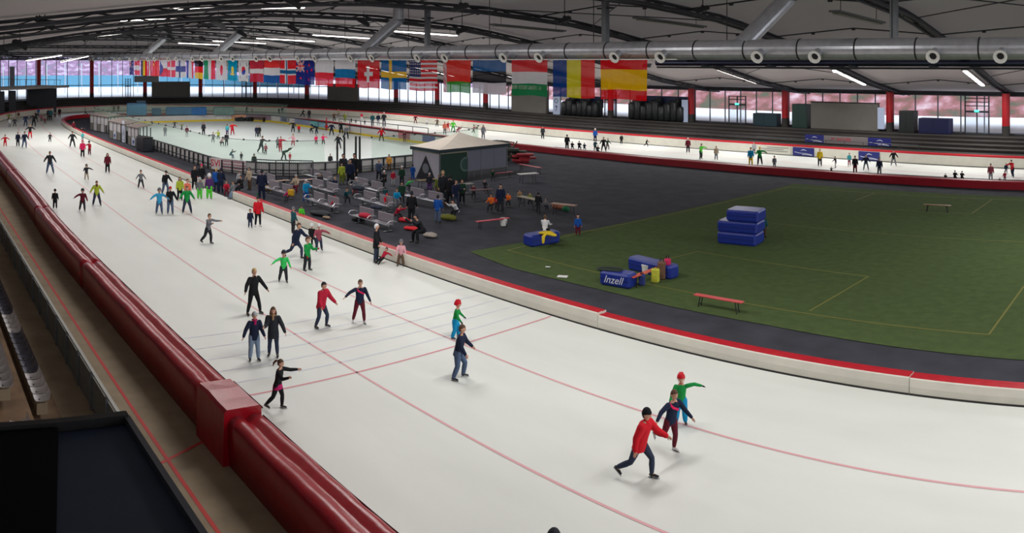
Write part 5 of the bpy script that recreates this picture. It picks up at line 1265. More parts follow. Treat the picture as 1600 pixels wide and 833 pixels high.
def head_mesh(kind, pose, kid):
    key = (kind, pose, kid)
    if key in _mc: return _mc[key]
    J = skeleton(pose, kid); R = frame(J); c = J['head']; h = J['hs']; mb = MB(); P = lambda x, y, z: c + R @ (V3(x, y, z) * h)
    def shell(rx, ry, rz, zmin, back=0, fr=.35, cy=.004):
        vs, fs = [], []; K, N = 8, 16
        for i in range(K + 1):
            for j in range(N):
                b = 2 * pi * j / N; yy = sin(b); lim = zmin(yy); a = (pi / 2 - lim) * i / K
                vs.append(P(rx * sin(a) * cos(b), cy + ry * sin(a) * yy, rz * cos(a)))
        for i in range(K):
            for j in range(N): fs.append((i * N + j, (i + 1) * N + j, (i + 1) * N + (j + 1) % N, i * N + (j + 1) % N))
        mb.add(vs, fs)
        # inner closing so that it reads solid
    if kind in ('hair', 'ponytail', 'longhair'):
        shell(.051, .062, .074, lambda yy: .42 if yy < -.35 else (-.35 if yy < .3 else -.75))
        if kind == 'ponytail': mb.tube([P(0, .06, .03), P(0, .10, .02), P(0, .14, -.03), P(0, .15, -.09)], [.014, .024, .02, .006], 0, 8)
        if kind == 'longhair':
            for s in (-1, 1): mb.tube([P(s * .04, .0, .02), P(s * .05, .0, -.05), P(s * .05, -.02, -.13)], [.016, .022, .014], 0, 8)
            mb.tube([P(0, .045, .0), P(0, .06, -.08), P(0, .055, -.15)], [(.045, .02), (.05, .022), (.035, .014)], 0, 10, ref=(1, 0, 0))
    elif kind == 'beanie':
        shell(.053, .064, .082, lambda yy: .20 if yy < -.2 else -.08); mb.tube([P(-.0, 0, .013), P(0, 0, .026)], [(.0545, .0655), (.054, .065)], 0, 16, ref=(1, 0, 0), cap='flat')
    elif kind == 'helmet':
        shell(.062, .075, .084, lambda yy: .18 if yy < -.3 else -.22, cy=.006); mb.tube([P(-.05, -.01, -.01), P(-.035, -.02, -.06), P(0, -.03, -.075), P(.035, -.02, -.06), P(.05, -.01, -.01)], .004, 0, 6)
        for s in (-.025, 0, .025): mb.tube([P(s, -.05, .066), P(s, 0, .088), P(s, .05, .072)], .006, 0, 6)
    elif kind == 'hood':
        shell(.060, .070, .082, lambda yy: .40 if yy < -.45 else -.8); mb.tube([P(-.05, -.035, -.055), P(-.052, -.045, .01), P(-.03, -.05, .055), P(0, -.05, .07), P(.03, -.05, .055), P(.052, -.045, .01), P(.05, -.035, -.055)], .012, 0, 7)
    elif kind == 'cap':
        shell(.053, .063, .078, lambda yy: .22); mb.tube([P(0, -.045, .022), P(0, -.095, .012)], [(.042, .006), (.03, .004)], 0, 10, ref=(1, 0, 0))
    elif kind == 'scarf':
        n = J['neck'] + J['up'] * .022; ring = [n + V3(cos(t) * .046, sin(t) * .042, 0) for t in np.linspace(0, 2 * pi, 13)]; mb.tube(ring, .017, 0, 8, cap='flat'); mb.tube([n + J['fw'] * .05, n + J['fw'] * .072 - J['up'] * .07], [(.026, .012), (.022, .010)], 0, 8, ref=(1, 0, 0))
    elif kind == 'sash':
        u, f = J['up'], J['fw']; pts = [J['neck'] + V3(-.085, .0, -.02), J['neck'] + V3(-.05, 0, -.06) + f * .058, J['chest'] + f * .074 + V3(0, 0, .03), J['chest'] + V3(.06, 0, -.01) + f * .064, J['chest'] + V3(.1, 0, -.03) + f * .01]
        mb.tube(pts, [(.012, .019)] * 5, 0, 8, ref=tuple(f))
    elif kind == 'backpack':
        u, f = J['up'], J['fw']; b = J['chest'] - f * .11; mb.tube([b - u * .10, b, b + u * .09], [(.07, .045), (.075, .055), (.055, .035)], 0, 10, ref=(1, 0, 0))
        for s in (-1, 1): mb.tube([b + u * .07 + V3(s * .05, 0, 0), J['neck'] + V3(s * .06, 0, 0) - u * .0, J['chest'] + f * .08 + V3(s * .06, 0, 0), J['waist'] + f * .02 + V3(s * .095, 0, 0)], .009, 0, 6)
    return finish(key, mb, J['drop'])
SKIN = (206, 158, 134); HC = {'brown': (84, 58, 42), 'dark': (38, 32, 30), 'blond': (190, 160, 112), 'grey': (140, 136, 132), 'white': (216, 206, 190), 'black': (26, 26, 28)}
CL = dict(black=(26, 28, 32), navy=(28, 36, 60), dark=(44, 46, 52), grey=(112, 114, 120), lightgrey=(170, 172, 176), red=(200, 26, 40), crimson=(178, 30, 56), pink=(226, 40, 96), palepink=(214, 160, 170), green=(26, 140, 66), lime=(86, 206, 60), brightgreen=(56, 196, 96), darkgreen=(30, 62, 46),
          blue=(24, 80, 160), lightblue=(60, 160, 206), jeans=(80, 96, 124), lightjeans=(120, 140, 162), darkjeans=(50, 58, 78), maroon=(98, 26, 42), magenta=(176, 30, 96), purple=(80, 46, 104), yellow=(222, 190, 40), yellowgreen=(170, 184, 60), beige=(176, 158, 136), brown=(92, 70, 56), white=(218, 218, 222),
          teal=(34, 84, 92), turquoise=(70, 170, 180), cyan=(20, 140, 190), orange=(226, 110, 40), salmon=(226, 120, 96), olive=(110, 120, 50), tan=(160, 130, 96), plaid=(70, 84, 110), ochre=(196, 140, 60), rose=(150, 70, 84))
def cm(c, kind='cloth'):
    rgb = CL.get(c) or HC.get(c); return mat('%s_%s' % (kind, c), rgb, .8 if kind != 'helmet' else .3, var=.12, scale=9, bump=.35 if kind == 'cloth' else .1, dist=.02, spec=.2)
M_skin = mat('skin', SKIN, .55, spec=.3); M_eye = mat('eye_dark', (30, 24, 22), .3); M_lip = mat('lips', (168, 96, 90), .5)
M_bootk = mat('boot_black', (30, 30, 32), .4); M_bootw = mat('boot_white', (216, 216, 216), .4); M_blade = mat('skate_blade', (170, 174, 180), .25, metal=.8)
def setm(o, ms):
    for i, m in enumerate(ms): o.material_slots[i].link = 'OBJECT'; o.material_slots[i].material = m
def person(px, py, hp, face, pose, top, bot, head, label, kid=False, near=None, tk='jacket', bk='trousers', boots='k', glove=None, extra=(), z=0.0, group=None, hh=None, hm=1.0, loc=None):
    near = hp >= 52 if near is None else near
    base = g(px, py, z) if loc is None else Vector(loc); t = ang(px); D = dist(base); J = skeleton(pose, kid)
    top_z = J['head'].z + .075 * J['hs'] - J['drop']
    Hh = hh if hh else hp * D / F * hm; sc = Hh / top_z          # head-to-skate height seen in the photograph
    c = V3(cos(t), -sin(t), 0); r = V3(sin(t), cos(t), 0); f = c * cos(radians(face)) + r * sin(radians(face)); rz = atan2(f.x, -f.y)
    root = thing('person', label, 'person', (base.x, base.y, z), rz, group)
    root.scale = (sc, sc, sc)
    b = link('body', body_mesh(pose, kid, near), root); gm = cm(glove) if glove else M_skin; setm(b, [M_skin, M_eye, M_lip, gm])
    names = {'jacket': 'jacket', 'sweater': 'sweater', 'coat': 'coat', 'puffy': 'padded_jacket'}
    o = link(names[tk], cloth_mesh(tk, pose, kid, near), root); setm(o, [cm(top)])
    o = link({'trousers': 'trousers', 'leggings': 'leggings', 'baggy': 'trousers', 'shorts': 'shorts'}[bk], cloth_mesh(bk, pose, kid, near), root); setm(o, [cm(bot)])
    for me in skate_mesh(pose, kid): o = link('ice_skate' if boots in 'kw' else 'boot', me, root); setm(o, [M_bootk if boots in 'kK' else M_bootw, M_blade if boots in 'kw' else M_bootk])
    hk, hc = head; o = link({'hair': 'hair', 'ponytail': 'hair', 'longhair': 'hair', 'beanie': 'beanie', 'helmet': 'helmet', 'hood': 'hood', 'cap': 'cap'}[hk], head_mesh(hk, pose, kid), root); setm(o, [cm(hc, 'helmet' if hk == 'helmet' else ('hair' if 'hair' in hk or hk == 'ponytail' else 'cloth'))])
    if hk in ('beanie',) and near: o = link('hair', head_mesh('hair', pose, kid), root); setm(o, [cm('brown', 'hair')])
    for ek, ec in extra:
        if ek == 'skirt': o = link('skirt', cloth_mesh('skirt', pose, kid, near), root)
        elif ek == 'fur': o = link('fur_collar', head_mesh('scarf', pose, kid), root)
        else: o = link(ek if ek in HCX else head_names(ek), head_mesh(ek, pose, kid), root)
        setm(o, [cm(ec)])
    return root
HCX = ('scarf', 'sash', 'backpack', 'helmet', 'beanie')
def head_names(k): return 'hair' if k in ('hair', 'ponytail', 'longhair') else k
A, B_n = 'hair', 'beanie'
# --- near skaters
person(1000, 747, 106, 62, 'strideR', 'red', 'darkjeans', (B_n, 'black'), 'skater striding in red hooded jacket and black beanie, nearest the bottom', tk='puffy', bk='leggings', hm=1.06)
person(1048, 707, 96, 38, 'kick', 'navy', 'maroon', (A, 'brown'), 'boy in navy top with pink sash and maroon leggings reaching towards the skater in red', kid=False, tk='sweater', bk='leggings', boots='w', extra=(('sash', 'pink'),), hm=1.06)
person(1064, 663, 81, 4, 'wave', 'green', 'cyan', ('helmet', 'red'), 'child in red helmet, green top and bright blue trousers raising a gloved hand', kid=True, tk='sweater', bk='baggy', glove='dark')
person(716, 592, 86, 76, 'glide', 'navy', 'jeans', (A, 'brown'), 'man in navy jacket and jeans gliding past the finish line crossing', bk='trousers')
person(711, 528, 59, 82, 'glide', 'green', 'cyan', ('helmet', 'red'), 'child in red helmet and green top skating just behind the man in navy', kid=True, tk='sweater', bk='baggy', glove='dark')
person(434, 640, 80, 66, 'reachR', 'black', 'black', ('ponytail', 'brown'), 'girl with flying brown hair, black sweater and pink skirt beside the red crash mat', tk='sweater', bk='leggings', extra=(('skirt', 'magenta'),))
person(397, 563, 77, 16, 'holdL', 'navy', 'lightjeans', (B_n, 'lightgrey'), 'woman in grey beanie, magenta scarf and light jeans arm in arm with a friend', extra=(('scarf', 'magenta'),))
person(427, 557, 79, -4, 'hold', 'dark', 'darkjeans', ('longhair', 'brown'), 'long-haired woman in dark fur-collared coat arm in arm with the woman in grey beanie', tk='coat', bk='leggings', extra=(('fur', 'tan'),))
person(396, 491, 73, 30, 'wide', 'black', 'black', (A, 'blond'), 'man all in black with light hair skating with arms spread', bk='leggings')
person(502, 512, 73, 50, 'glide', 'crimson', 'darkjeans', (A, 'dark'), 'dark-haired skater in crimson jacket gliding over the blue ice lines', tk='puffy', bk='leggings')
person(562, 505, 70, 14, 'armleft', 'navy', 'maroon', (A, 'brown'), 'boy in navy top with pink sash gliding alone right of the crimson jacket', tk='sweater', bk='leggings', boots='w', extra=(('sash', 'pink'),))
person(443, 441, 51, 8, 'armleft', 'brightgreen', 'dark', ('helmet', 'dark'), 'child in bright green sweatshirt and dark helmet with one arm out', kid=True, tk='sweater', near=True)
person(480, 423, 54, 52, 'stand2', 'green', 'dark', (A, 'brown'), 'child in green zipped jacket with red mittens ahead of the woman in black coat', kid=True, glove='crimson', near=True)
person(462, 404, 57, 58, 'strideR', 'navy', 'darkjeans', (A, 'brown'), 'brown-haired woman in knee-length dark coat behind the child with red mittens', tk='coat', bk='leggings')
person(498, 392, 43, 10, 'armright', 'rose', 'darkjeans', ('helmet', 'white'), 'child in patterned rose jacket and white helmet with arm stretched to the kerb', kid=True, near=True)
person(487, 385, 36, 150, 'perch', 'black', 'black', ('helmet', 'white'), 'child in black with white helmet leaning against the kerb beside the rose jacket', kid=True, near=False)
person(458, 365, 42, 120, 'stand', 'teal', 'dark', (B_n, 'grey'), 'person in teal jacket and grey beanie seen from behind at the kerb')
person(588, 410, 61, 78, 'stand', 'black', 'darkjeans', (A, 'white'), 'white-haired person in long black jacket bending over a fallen child', tk='coat', bk='leggings')
person(598, 412, 26, -55, 'recline', 'crimson', 'black', (A, 'dark'), 'fallen child in crimson top lying back against the padded kerb', kid=True, near=True, hm=.95)
person(627, 414, 40, -8, 'perch', 'palepink', 'brown', ('helmet', 'grey'), 'girl in pale pink jacket and helmet perched on the padded kerb', kid=True, near=True)
person(325, 381, 48, 52, 'reachR', 'grey', 'dark', (A, 'brown'), 'boy in grey sweater stretching both arms forward, alone on the open ice', tk='sweater', near=True)
person(403, 354, 47, 16, 'stand', 'red', 'black', (B_n, 'dark'), 'skater in bright red jacket with white skates by the kerb', bk='leggings', boots='w', near=True)
person(391, 356, 30, 10, 'stand', 'navy', 'darkjeans', (A, 'brown'), 'small child in navy beside the skater in bright red jacket', kid=True)
person(151, 321, 39, 8, 'wide', 'yellowgreen', 'darkjeans', (A, 'brown'), 'woman in yellow body warmer and maroon scarf on the left lane line', extra=(('scarf', 'maroon'),), near=True)
person(129, 330, 36, 4, 'armleft', 'maroon', 'dark', ('helmet', 'dark'), 'child in maroon vest and dark helmet, one arm out, left of the woman in yellow', kid=True, near=True)
person(86, 326, 31, 176, 'stand', 'black', 'black', (B_n, 'black'), 'child all in black next to the red crash mat', kid=True)
person(249, 334, 41, 2, 'armsout', 'lightblue', 'jeans', ('helmet', 'grey'), 'child in light blue jacket and grey helmet with arms out', kid=True, near=True)
person(266, 334, 43, 6, 'hold', 'black', 'jeans', (B_n, 'red'), 'boy in black jacket and red beanie between light blue and green jackets', near=True)
person(292, 333, 43, 6, 'wide', 'green', 'darkjeans', (A, 'brown'), 'skater in green jacket with feet wide apart, right of the red beanie', near=True)
person(258, 303, 37, 30, 'glide', 'black', 'jeans', ('cap', 'dark'), 'man in black jacket and cap leaning forward behind the group of three', near=True)
person(281, 313, 37, 8, 'stand', 'yellowgreen', 'black', ('longhair', 'brown'), 'girl in yellow green vest and black trousers behind the green jacket')
person(293, 313, 34, 2, 'stand', 'salmon', 'dark', (A, 'brown'), 'child in salmon pink top partly hidden by the green jacket', kid=True)
person(312, 311, 34, 178, 'stand', 'grey', 'lime', ('helmet', 'lightgrey'), 'child in grey top and lime trousers, left one of the pair', kid=True, bk='baggy')
person(327, 311, 40, 176, 'stand', 'purple', 'lime', ('helmet', 'white'), 'child in purple jacket, white helmet and lime trousers, right one of the pair', kid=True, bk='baggy')
person(220, 294, 29, 6, 'wide', 'grey', 'dark', (A, 'dark'), 'boy in grey sweater and dark trousers leaning in mid ice', kid=True, tk='sweater')
person(304, 296, 38, 20, 'stand', 'black', 'black', (A, 'dark'), 'tall person in black at the kerb opening, left one')
person(315, 292, 36, 10, 'stand', 'black', 'dark', (B_n, 'pink'), 'person in black with pink hat at the kerb opening')
person(78, 271, 35, 4, 'wide', 'dark', 'jeans', (A, 'brown'), 'man in dark jacket and jeans skating alone on the left', near=True)
person(135, 281, 25, 4, 'armright', 'dark', 'beige', ('hood', 'dark'), 'child in dark top and beige trousers waving both arms', kid=True)
person(168, 270, 31, 2, 'stand', 'maroon', 'black', ('longhair', 'dark'), 'woman in maroon jacket and black trousers on the right lane line')
FAR = [
 (8, 229, 19, 4, 'armsout', 'red', 'red', (A, 'brown'), 1, 'child in all-red suit at the left edge'), (28, 229, 23, 4, 'stand', 'navy', 'black', (A, 'dark'), 0, 'person in navy jacket, left one of a pair near the left edge'), (38, 231, 26, 20, 'glide', 'navy', 'jeans', (A, 'dark'), 0, 'person in navy jacket and jeans, right one of a pair near the left edge'),
 (47, 216, 22, 5, 'armsout', 'black', 'red', (A, 'brown'), 0, 'skater in red overalls with dark sleeves and arms spread'), (78, 222, 15, 10, 'glide', 'dark', 'dark', (A, 'dark'), 1, 'small child in dark clothes alone in mid ice at the left'), (113, 230, 25, 8, 'wide', 'dark', 'dark', (A, 'dark'), 0, 'person in dark grey near the inner kerb, arms apart'),
 (129, 246, 27, 5, 'stand', 'pink', 'black', ('hood', 'pink'), 0, 'person in hot pink hooded jacket near the inner kerb'), (140, 242, 22, -30, 'armleft', 'crimson', 'maroon', ('helmet', 'dark'), 1, 'child in crimson held by the hot pink jacket'), (129, 220, 14, 0, 'stand', 'turquoise', 'grey', (B_n, 'maroon'), 1, 'child in turquoise behind the hot pink jacket'),
 (14, 190, 14, 10, 'armsout', 'olive', 'dark', (A, 'dark'), 0, 'skater in olive jacket near the left edge with arms out'), (15, 199, 15, 8, 'stand', 'lightgrey', 'grey', (B_n, 'grey'), 1, 'child in pale grey just in front of the olive jacket'), (23, 198, 15, 12, 'wide', 'dark', 'dark', (A, 'brown'), 1, 'child in dark clothes right of the pale grey child'),
 (29, 187, 13, 0, 'stand', 'brown', 'beige', (A, 'dark'), 0, 'distant skater in brown near the far boards, left side'), (40, 198, 20, 10, 'glide', 'navy', 'darkjeans', (A, 'dark'), 0, 'skater in navy leaning forward in the far left group'), (53, 198, 21, 10, 'armleft', 'black', 'black', (A, 'dark'), 0, 'skater in black with arm out in the far left group'),
 (56, 191, 17, 5, 'wide', 'black', 'dark', (A, 'dark'), 0, 'second skater in black, just behind the one with arm out'), (60, 181, 12, 5, 'stand', 'blue', 'grey', (A, 'dark'), 0, 'distant skater in blue against the far boards'), (65, 190, 12, 5, 'armsout', 'rose', 'dark', (A, 'brown'), 1, 'child in rose top in the far left group'),
 (70, 194, 11, 5, 'wide', 'maroon', 'dark', (A, 'brown'), 1, 'child in maroon right of the rose top'), (76, 189, 20, 5, 'stand', 'dark', 'black', (A, 'dark'), 0, 'tall skater in dark clothes, left of the touching pair near the bend'), (79, 189, 20, 5, 'stand', 'teal', 'black', (A, 'brown'), 0, 'tall skater in teal, right of the touching pair near the bend'),
 (86, 184, 8, 5, 'sit', 'dark', 'maroon', (A, 'dark'), 0, 'seated dark figure on the kerb tip of the far bend'), (93, 183, 15, 5, 'stand', 'black', 'maroon', (A, 'dark'), 0, 'standing dark figure on the kerb tip of the far bend'),
 (115, 206, 17, 5, 'stand', 'maroon', 'dark', (A, 'dark'), 0, 'person in maroon standing inside the inner kerb'), (125, 210, 11, 60, 'sitlean', 'dark', 'dark', (A, 'grey'), 0, 'person in dark crouching on the kerb near the turquoise child'),
 (118, 175, 9, 5, 'stand', 'black', 'black', (A, 'dark'), 0, 'tiny dark skater on the far bend, leftmost'), (125, 174, 9, 5, 'stand', 'black', 'dark', (A, 'dark'), 0, 'tiny dark skater on the far bend, second from the left'), (134, 180, 12, -80, 'strideR', 'lightgrey', 'dark', (A, 'dark'), 0, 'tiny striding skater with pale top on the far bend'),
 (162, 172, 8, 0, 'stand', 'dark', 'dark', (A, 'dark'), 0, 'tiny dark skater before the far boards, left of the blue machine'), (178, 174, 10, 0, 'stand', 'grey', 'dark', (A, 'dark'), 0, 'tiny grey skater left of the blue machine'), (185, 174, 10, 0, 'stand', 'maroon', 'dark', (A, 'dark'), 0, 'tiny maroon skater left of the blue machine'),
 (318, 168, 9, 0, 'stand', 'dark', 'dark', (A, 'dark'), 0, 'tiny dark skater above the long blue container'), (385, 175, 11, 60, 'glide', 'black', 'black', (A, 'dark'), 0, 'dark skater behind the dark bundles'), (394, 174, 9, 0, 'stand', 'palepink', 'grey', (A, 'brown'), 1, 'child in pale pink behind the dark bundles'),
 (436, 178, 10, 0, 'stand', 'dark', 'black', (A, 'dark'), 0, 'left one of two distant skaters beyond the rink corner'), (441, 178, 12, 0, 'stand', 'navy', 'grey', (A, 'dark'), 0, 'right one of two distant skaters beyond the rink corner'), (473, 183, 13, 60, 'strideR', 'dark', 'black', (A, 'dark'), 0, 'striding dark skater on the far straight, left part'),
 (483, 186, 16, 0, 'stand', 'dark', 'dark', (A, 'dark'), 0, 'standing dark skater on the far straight, left part'), (522, 190, 15, 0, 'armright', 'brown', 'dark', (A, 'dark'), 0, 'skater in brown reaching out beyond the short frame'), (529, 180, 12, 0, 'stand', 'beige', 'grey', ('longhair', 'blond'), 0, 'pale-haired skater in beige on the far straight'),
 (539, 191, 15, 0, 'stand', 'olive', 'olive', (A, 'dark'), 0, 'person in olive left end of the long framed barrier'), (549, 192, 8, 0, 'stand', 'dark', 'dark', (A, 'dark'), 1, 'small child in dark behind the long framed barrier'), (556, 193, 7, 0, 'sit', 'dark', 'grey', (A, 'dark'), 0, 'seated dark figure behind the long framed barrier'),
 (565, 188, 12, 0, 'stand', 'crimson', 'white', (A, 'brown'), 0, 'person in crimson top and white trousers behind the barrier'), (570, 195, 8, 0, 'sit', 'navy', 'grey', (A, 'dark'), 0, 'seated navy figure behind the long framed barrier'), (582, 197, 20, 0, 'stand', 'teal', 'grey', (A, 'brown'), 0, 'person in teal coat behind the long framed barrier'),
 (591, 196, 19, 0, 'stand', 'navy', 'lightgrey', (A, 'dark'), 0, 'person in navy and pale trousers behind the long framed barrier'), (600, 198, 23, 0, 'stand2', 'dark', 'grey', (B_n, 'white'), 0, 'person with white hat at the middle of the long framed barrier'), (649, 191, 14, 10, 'wide', 'maroon', 'maroon', (A, 'dark'), 0, 'skater in maroon close to the far red rail'),
 (667, 194, 9, 0, 'armsout', 'white', 'grey', (A, 'blond'), 1, 'child in white beyond the barrier end'), (683, 198, 13, 20, 'armleft', 'brown', 'black', (A, 'dark'), 0, 'skater in brown right of the barrier end'), (695, 210, 20, 0, 'stand', 'salmon', 'grey', (A, 'brown'), 0, 'person in salmon top left of the bright green skater'),
 (700, 205, 15, 0, 'armright', 'crimson', 'salmon', (A, 'brown'), 0, 'person in crimson beside the bright green skater'), (708, 206, 18, 0, 'wide', 'lime', 'green', (A, 'brown'), 0, 'skater in bright green on the far straight above the marquee'), (715, 211, 13, 30, 'bend', 'rose', 'palepink', (A, 'brown'), 0, 'stooping skater in rose just above the marquee tip'),
 (740, 208, 13, 70, 'reachR', 'rose', 'darkgreen', (A, 'dark'), 1, 'child in rose and green reaching right, beyond the marquee'), (755, 217, 22, 20, 'stand', 'grey', 'grey', ('longhair', 'brown'), 0, 'person in pale grey at the rink corner glass'),
 (848, 217, 20, 10, 'stand', 'dark', 'black', (A, 'dark'), 0, 'skater in dark alone on the far straight left of the kerb group'), (930, 221, 21, 10, 'stand', 'blue', 'navy', ('helmet', 'white'), 0, 'skater in blue with white helmet by the far boards'), (930, 236, 17, 10, 'stand2', 'teal', 'black', (A, 'dark'), 0, 'dark teal figure at the right of the kerb group'),
 (943, 237, 23, 10, 'wide', 'black', 'dark', (A, 'dark'), 0, 'larger skater in black of a close pair on the far straight'), (949, 234, 18, 50, 'glide', 'darkgreen', 'dark', (A, 'dark'), 0, 'smaller skater in dark green of a close pair on the far straight'), (971, 224, 16, 0, 'stand', 'black', 'black', (A, 'brown'), 1, 'child in black near the far boards right of the blue skater'),
 (1010, 229, 12, 60, 'strideR', 'black', 'black', (A, 'dark'), 0, 'skater in black bent low in racing stride'), (1075, 239, 24, 0, 'stand', 'maroon', 'dark', (B_n, 'white'), 0, 'skater in maroon with pale hat against the far boards'), (1095, 249, 25, 40, 'armright', 'lime', 'dark', (A, 'brown'), 0, 'skater with lime sleeves on the far straight'),
 (1119, 250, 22, 10, 'stand', 'beige', 'grey', (A, 'brown'), 0, 'blurred skater in beige right of the lime sleeves'), (1173, 259, 29, 0, 'stand', 'cyan', 'yellow', (A, 'dark'), 0, 'skater in bright blue top on the far straight'), (1187, 258, 29, 0, 'armright', 'green', 'dark', ('cap', 'yellow'), 0, 'skater in green with yellow cap beside the bright blue top'),
 (1178, 236, 20, 0, 'stand', 'lightgrey', 'grey', (A, 'grey'), 0, 'person in pale grey against the red rail behind the green skater'), (1210, 263, 20, 0, 'stand', 'grey', 'grey', (A, 'dark'), 1, 'slim grey figure left of the yellow jacket'), (1281, 260, 28, 0, 'stand', 'yellow', 'dark', (A, 'blond'), 0, 'skater in bright yellow jacket below the navy panel'),
 (1306, 262, 18, -60, 'glide', 'dark', 'lightgrey', (A, 'dark'), 0, 'skater in dark top and pale trousers right of the yellow jacket'), (1299, 269, 9, 0, 'crouch', 'darkgreen', 'dark', (A, 'dark'), 1, 'dark green child crouching low by the far kerb'), (1327, 259, 20, 0, 'stand', 'turquoise', 'rose', (A, 'brown'), 0, 'skater in turquoise jacket left of the black figure'),
 (1336, 271, 28, 0, 'stand', 'black', 'maroon', (A, 'dark'), 0, 'skater in black top and maroon trousers left of the right navy panel'), (1353, 266, 25, 0, 'wide', 'navy', 'grey', (A, 'dark'), 0, 'skater in navy in front of the right navy panel'), (1374, 275, 29, 0, 'stand', 'navy', 'grey', (A, 'dark'), 0, 'slim dark skater at the right end of the right navy panel'),
 (1396, 259, 25, 10, 'wide', 'black', 'grey', (A, 'dark'), 0, 'skater in black top by the boards right of the navy panels'), (1548, 284, 29, 0, 'stand', 'rose', 'lightgrey', (A, 'grey'), 0, 'skater in dusky rose near the right edge'), (1570, 284, 17, -10, 'stand2', 'crimson', 'grey', (A, 'dark'), 1, 'child in crimson near the right edge'),
 (1572, 272, 17, 0, 'stand', 'navy', 'grey', (A, 'dark'), 0, 'skater in navy behind the child in crimson'), (1582, 277, 28, -30, 'push', 'red', 'navy', (A, 'dark'), 0, 'skater in bright red jacket leaning left at the right edge'), (1562, 285, 8, 0, 'crouch', 'darkgreen', 'dark', (A, 'dark'), 1, 'tiny dark green crouching child at the right edge'),
 # rink
 (233, 192, 11, 0, 'stand', 'maroon', 'grey', (A, 'dark'), 0, 'skater in maroon in the far left corner of the hockey rink'), (238, 197, 8, 0, 'stand', 'dark', 'palepink', (A, 'brown'), 1, 'child beside the maroon skater in the rink corner'), (268, 188, 10, 0, 'armleft', 'navy', 'navy', (A, 'dark'), 0, 'skater in navy leaning at the rink far boards'),
 (273, 200, 11, 10, 'armsout', 'dark', 'dark', (A, 'dark'), 0, 'skater in dark with arms spread, left of the yellow child on the hockey rink'), (284, 202, 10, 0, 'armsout', 'olive', 'dark', (A, 'brown'), 1, 'child in yellowish green with arms spread on the hockey rink'), (292, 214, 17, 0, 'stand', 'maroon', 'lightgrey', (A, 'dark'), 0, 'skater in maroon top and pale trousers on the hockey rink'),
 (258, 213, 17, 0, 'stand', 'grey', 'grey', (A, 'dark'), 0, 'grey figure behind the glass at the left of the hockey rink'), (318, 211, 20, 0, 'stand', 'dark', 'black', ('longhair', 'dark'), 0, 'dark-coated skater alone on the left half of the hockey rink'), (333, 223, 17, 0, 'armleft', 'grey', 'grey', (A, 'brown'), 1, 'grey child with arm out left of the pink crouching child'),
 (341, 218, 15, 0, 'armleft', 'yellowgreen', 'darkgreen', (A, 'dark'), 1, 'child in pale yellow pointing left on the hockey rink'), (345, 227, 14, 40, 'crouch', 'palepink', 'dark', (A, 'brown'), 1, 'child in pale pink crouching beside a skating aid on the hockey rink'), (354, 228, 21, 180, 'stand', 'dark', 'dark', (A, 'dark'), 0, 'adult in dark clothes beside the crouching pink child'),
 (355, 211, 17, 180, 'stand', 'turquoise', 'purple', (A, 'brown'), 0, 'person in turquoise jacket left of the bright red jacket on the hockey rink'), (363, 211, 20, 0, 'armright', 'red', 'crimson', (A, 'brown'), 0, 'skater in bright red jacket on the hockey rink'), (401, 214, 18, 0, 'stand', 'navy', 'darkjeans', (A, 'dark'), 0, 'left one of two navy skaters embracing on the hockey rink'),
 (405, 214, 18, 0, 'stand', 'black', 'dark', (A, 'dark'), 0, 'right one of two skaters embracing on the hockey rink'), (408, 239, 27, 40, 'push', 'dark', 'dark', (A, 'dark'), 0, 'adult in dark jacket pushing a small child on the hockey rink'), (415, 241, 17, 30, 'stand', 'rose', 'dark', (A, 'brown'), 1, 'small child in rose guided by the adult in dark jacket'),
 (438, 237, 24, 30, 'armright', 'crimson', 'crimson', (A, 'brown'), 0, 'skater in crimson coat near the near boards of the hockey rink'), (434, 232, 18, 180, 'stand', 'grey', 'dark', (A, 'dark'), 0, 'grey figure directly behind the crimson coat'), (458, 207, 19, 0, 'armleft', 'dark', 'black', (A, 'dark'), 0, 'adult in dark with arm out holding a red child by the far boards'),
 (467, 208, 14, 0, 'stand', 'red', 'dark', (A, 'brown'), 1, 'red child beside the adult in dark at the rink far boards'), (458, 228, 19, 0, 'armleft', 'palepink', 'crimson', (A, 'brown'), 1, 'child in pale top and red trousers on the right half of the hockey rink'), (485, 208, 12, 40, 'crouch', 'dark', 'grey', (A, 'dark'), 1, 'child crouching at the rink far boards beside a bending skater'),
 (495, 209, 15, -80, 'bend', 'navy', 'navy', (A, 'dark'), 0, 'skater in navy bending down at the rink far boards'), (494, 226, 16, 0, 'stand2', 'pink', 'dark', (A, 'dark'), 1, 'left one of two children in hot pink tops'), (505, 226, 17, 0, 'armright', 'pink', 'black', (A, 'dark'), 1, 'right one of two children in hot pink tops, arm out'),
 (518, 212, 21, 0, 'wide', 'navy', 'dark', (A, 'dark'), 0, 'skater in navy and dark trousers near the rink far boards'), (533, 209, 20, 0, 'armright', 'black', 'black', (A, 'dark'), 0, 'skater in black near the rink far boards, right of the navy one'), (541, 217, 22, 20, 'strideR', 'grey', 'black', (A, 'grey'), 0, 'grey striding skater overlapping the one in black'),
 (529, 233, 23, 0, 'wide', 'dark', 'dark', (A, 'dark'), 0, 'skater in charcoal beside the tall gate posts'), (596, 221, 22, 0, 'wide', 'red', 'dark', (A, 'brown'), 0, 'skater in red jersey at the right of the hockey rink'), (632, 222, 17, 0, 'stand', 'maroon', 'maroon', (A, 'dark'), 0, 'skater in maroon before the red printed board'),
 (443, 250, 19, 70, 'bend', 'darkgreen', 'dark', (A, 'dark'), 0, 'adult bending over a red child at the near rink boards'), (453, 251, 13, 10, 'stand', 'crimson', 'crimson', (A, 'dark'), 1, 'red child held by the bending adult at the near rink boards'), (360, 247, 14, 60, 'sitlean', 'teal', 'jeans', (A, 'dark'), 0, 'person leaning over the rink boards above the SVI banner'),
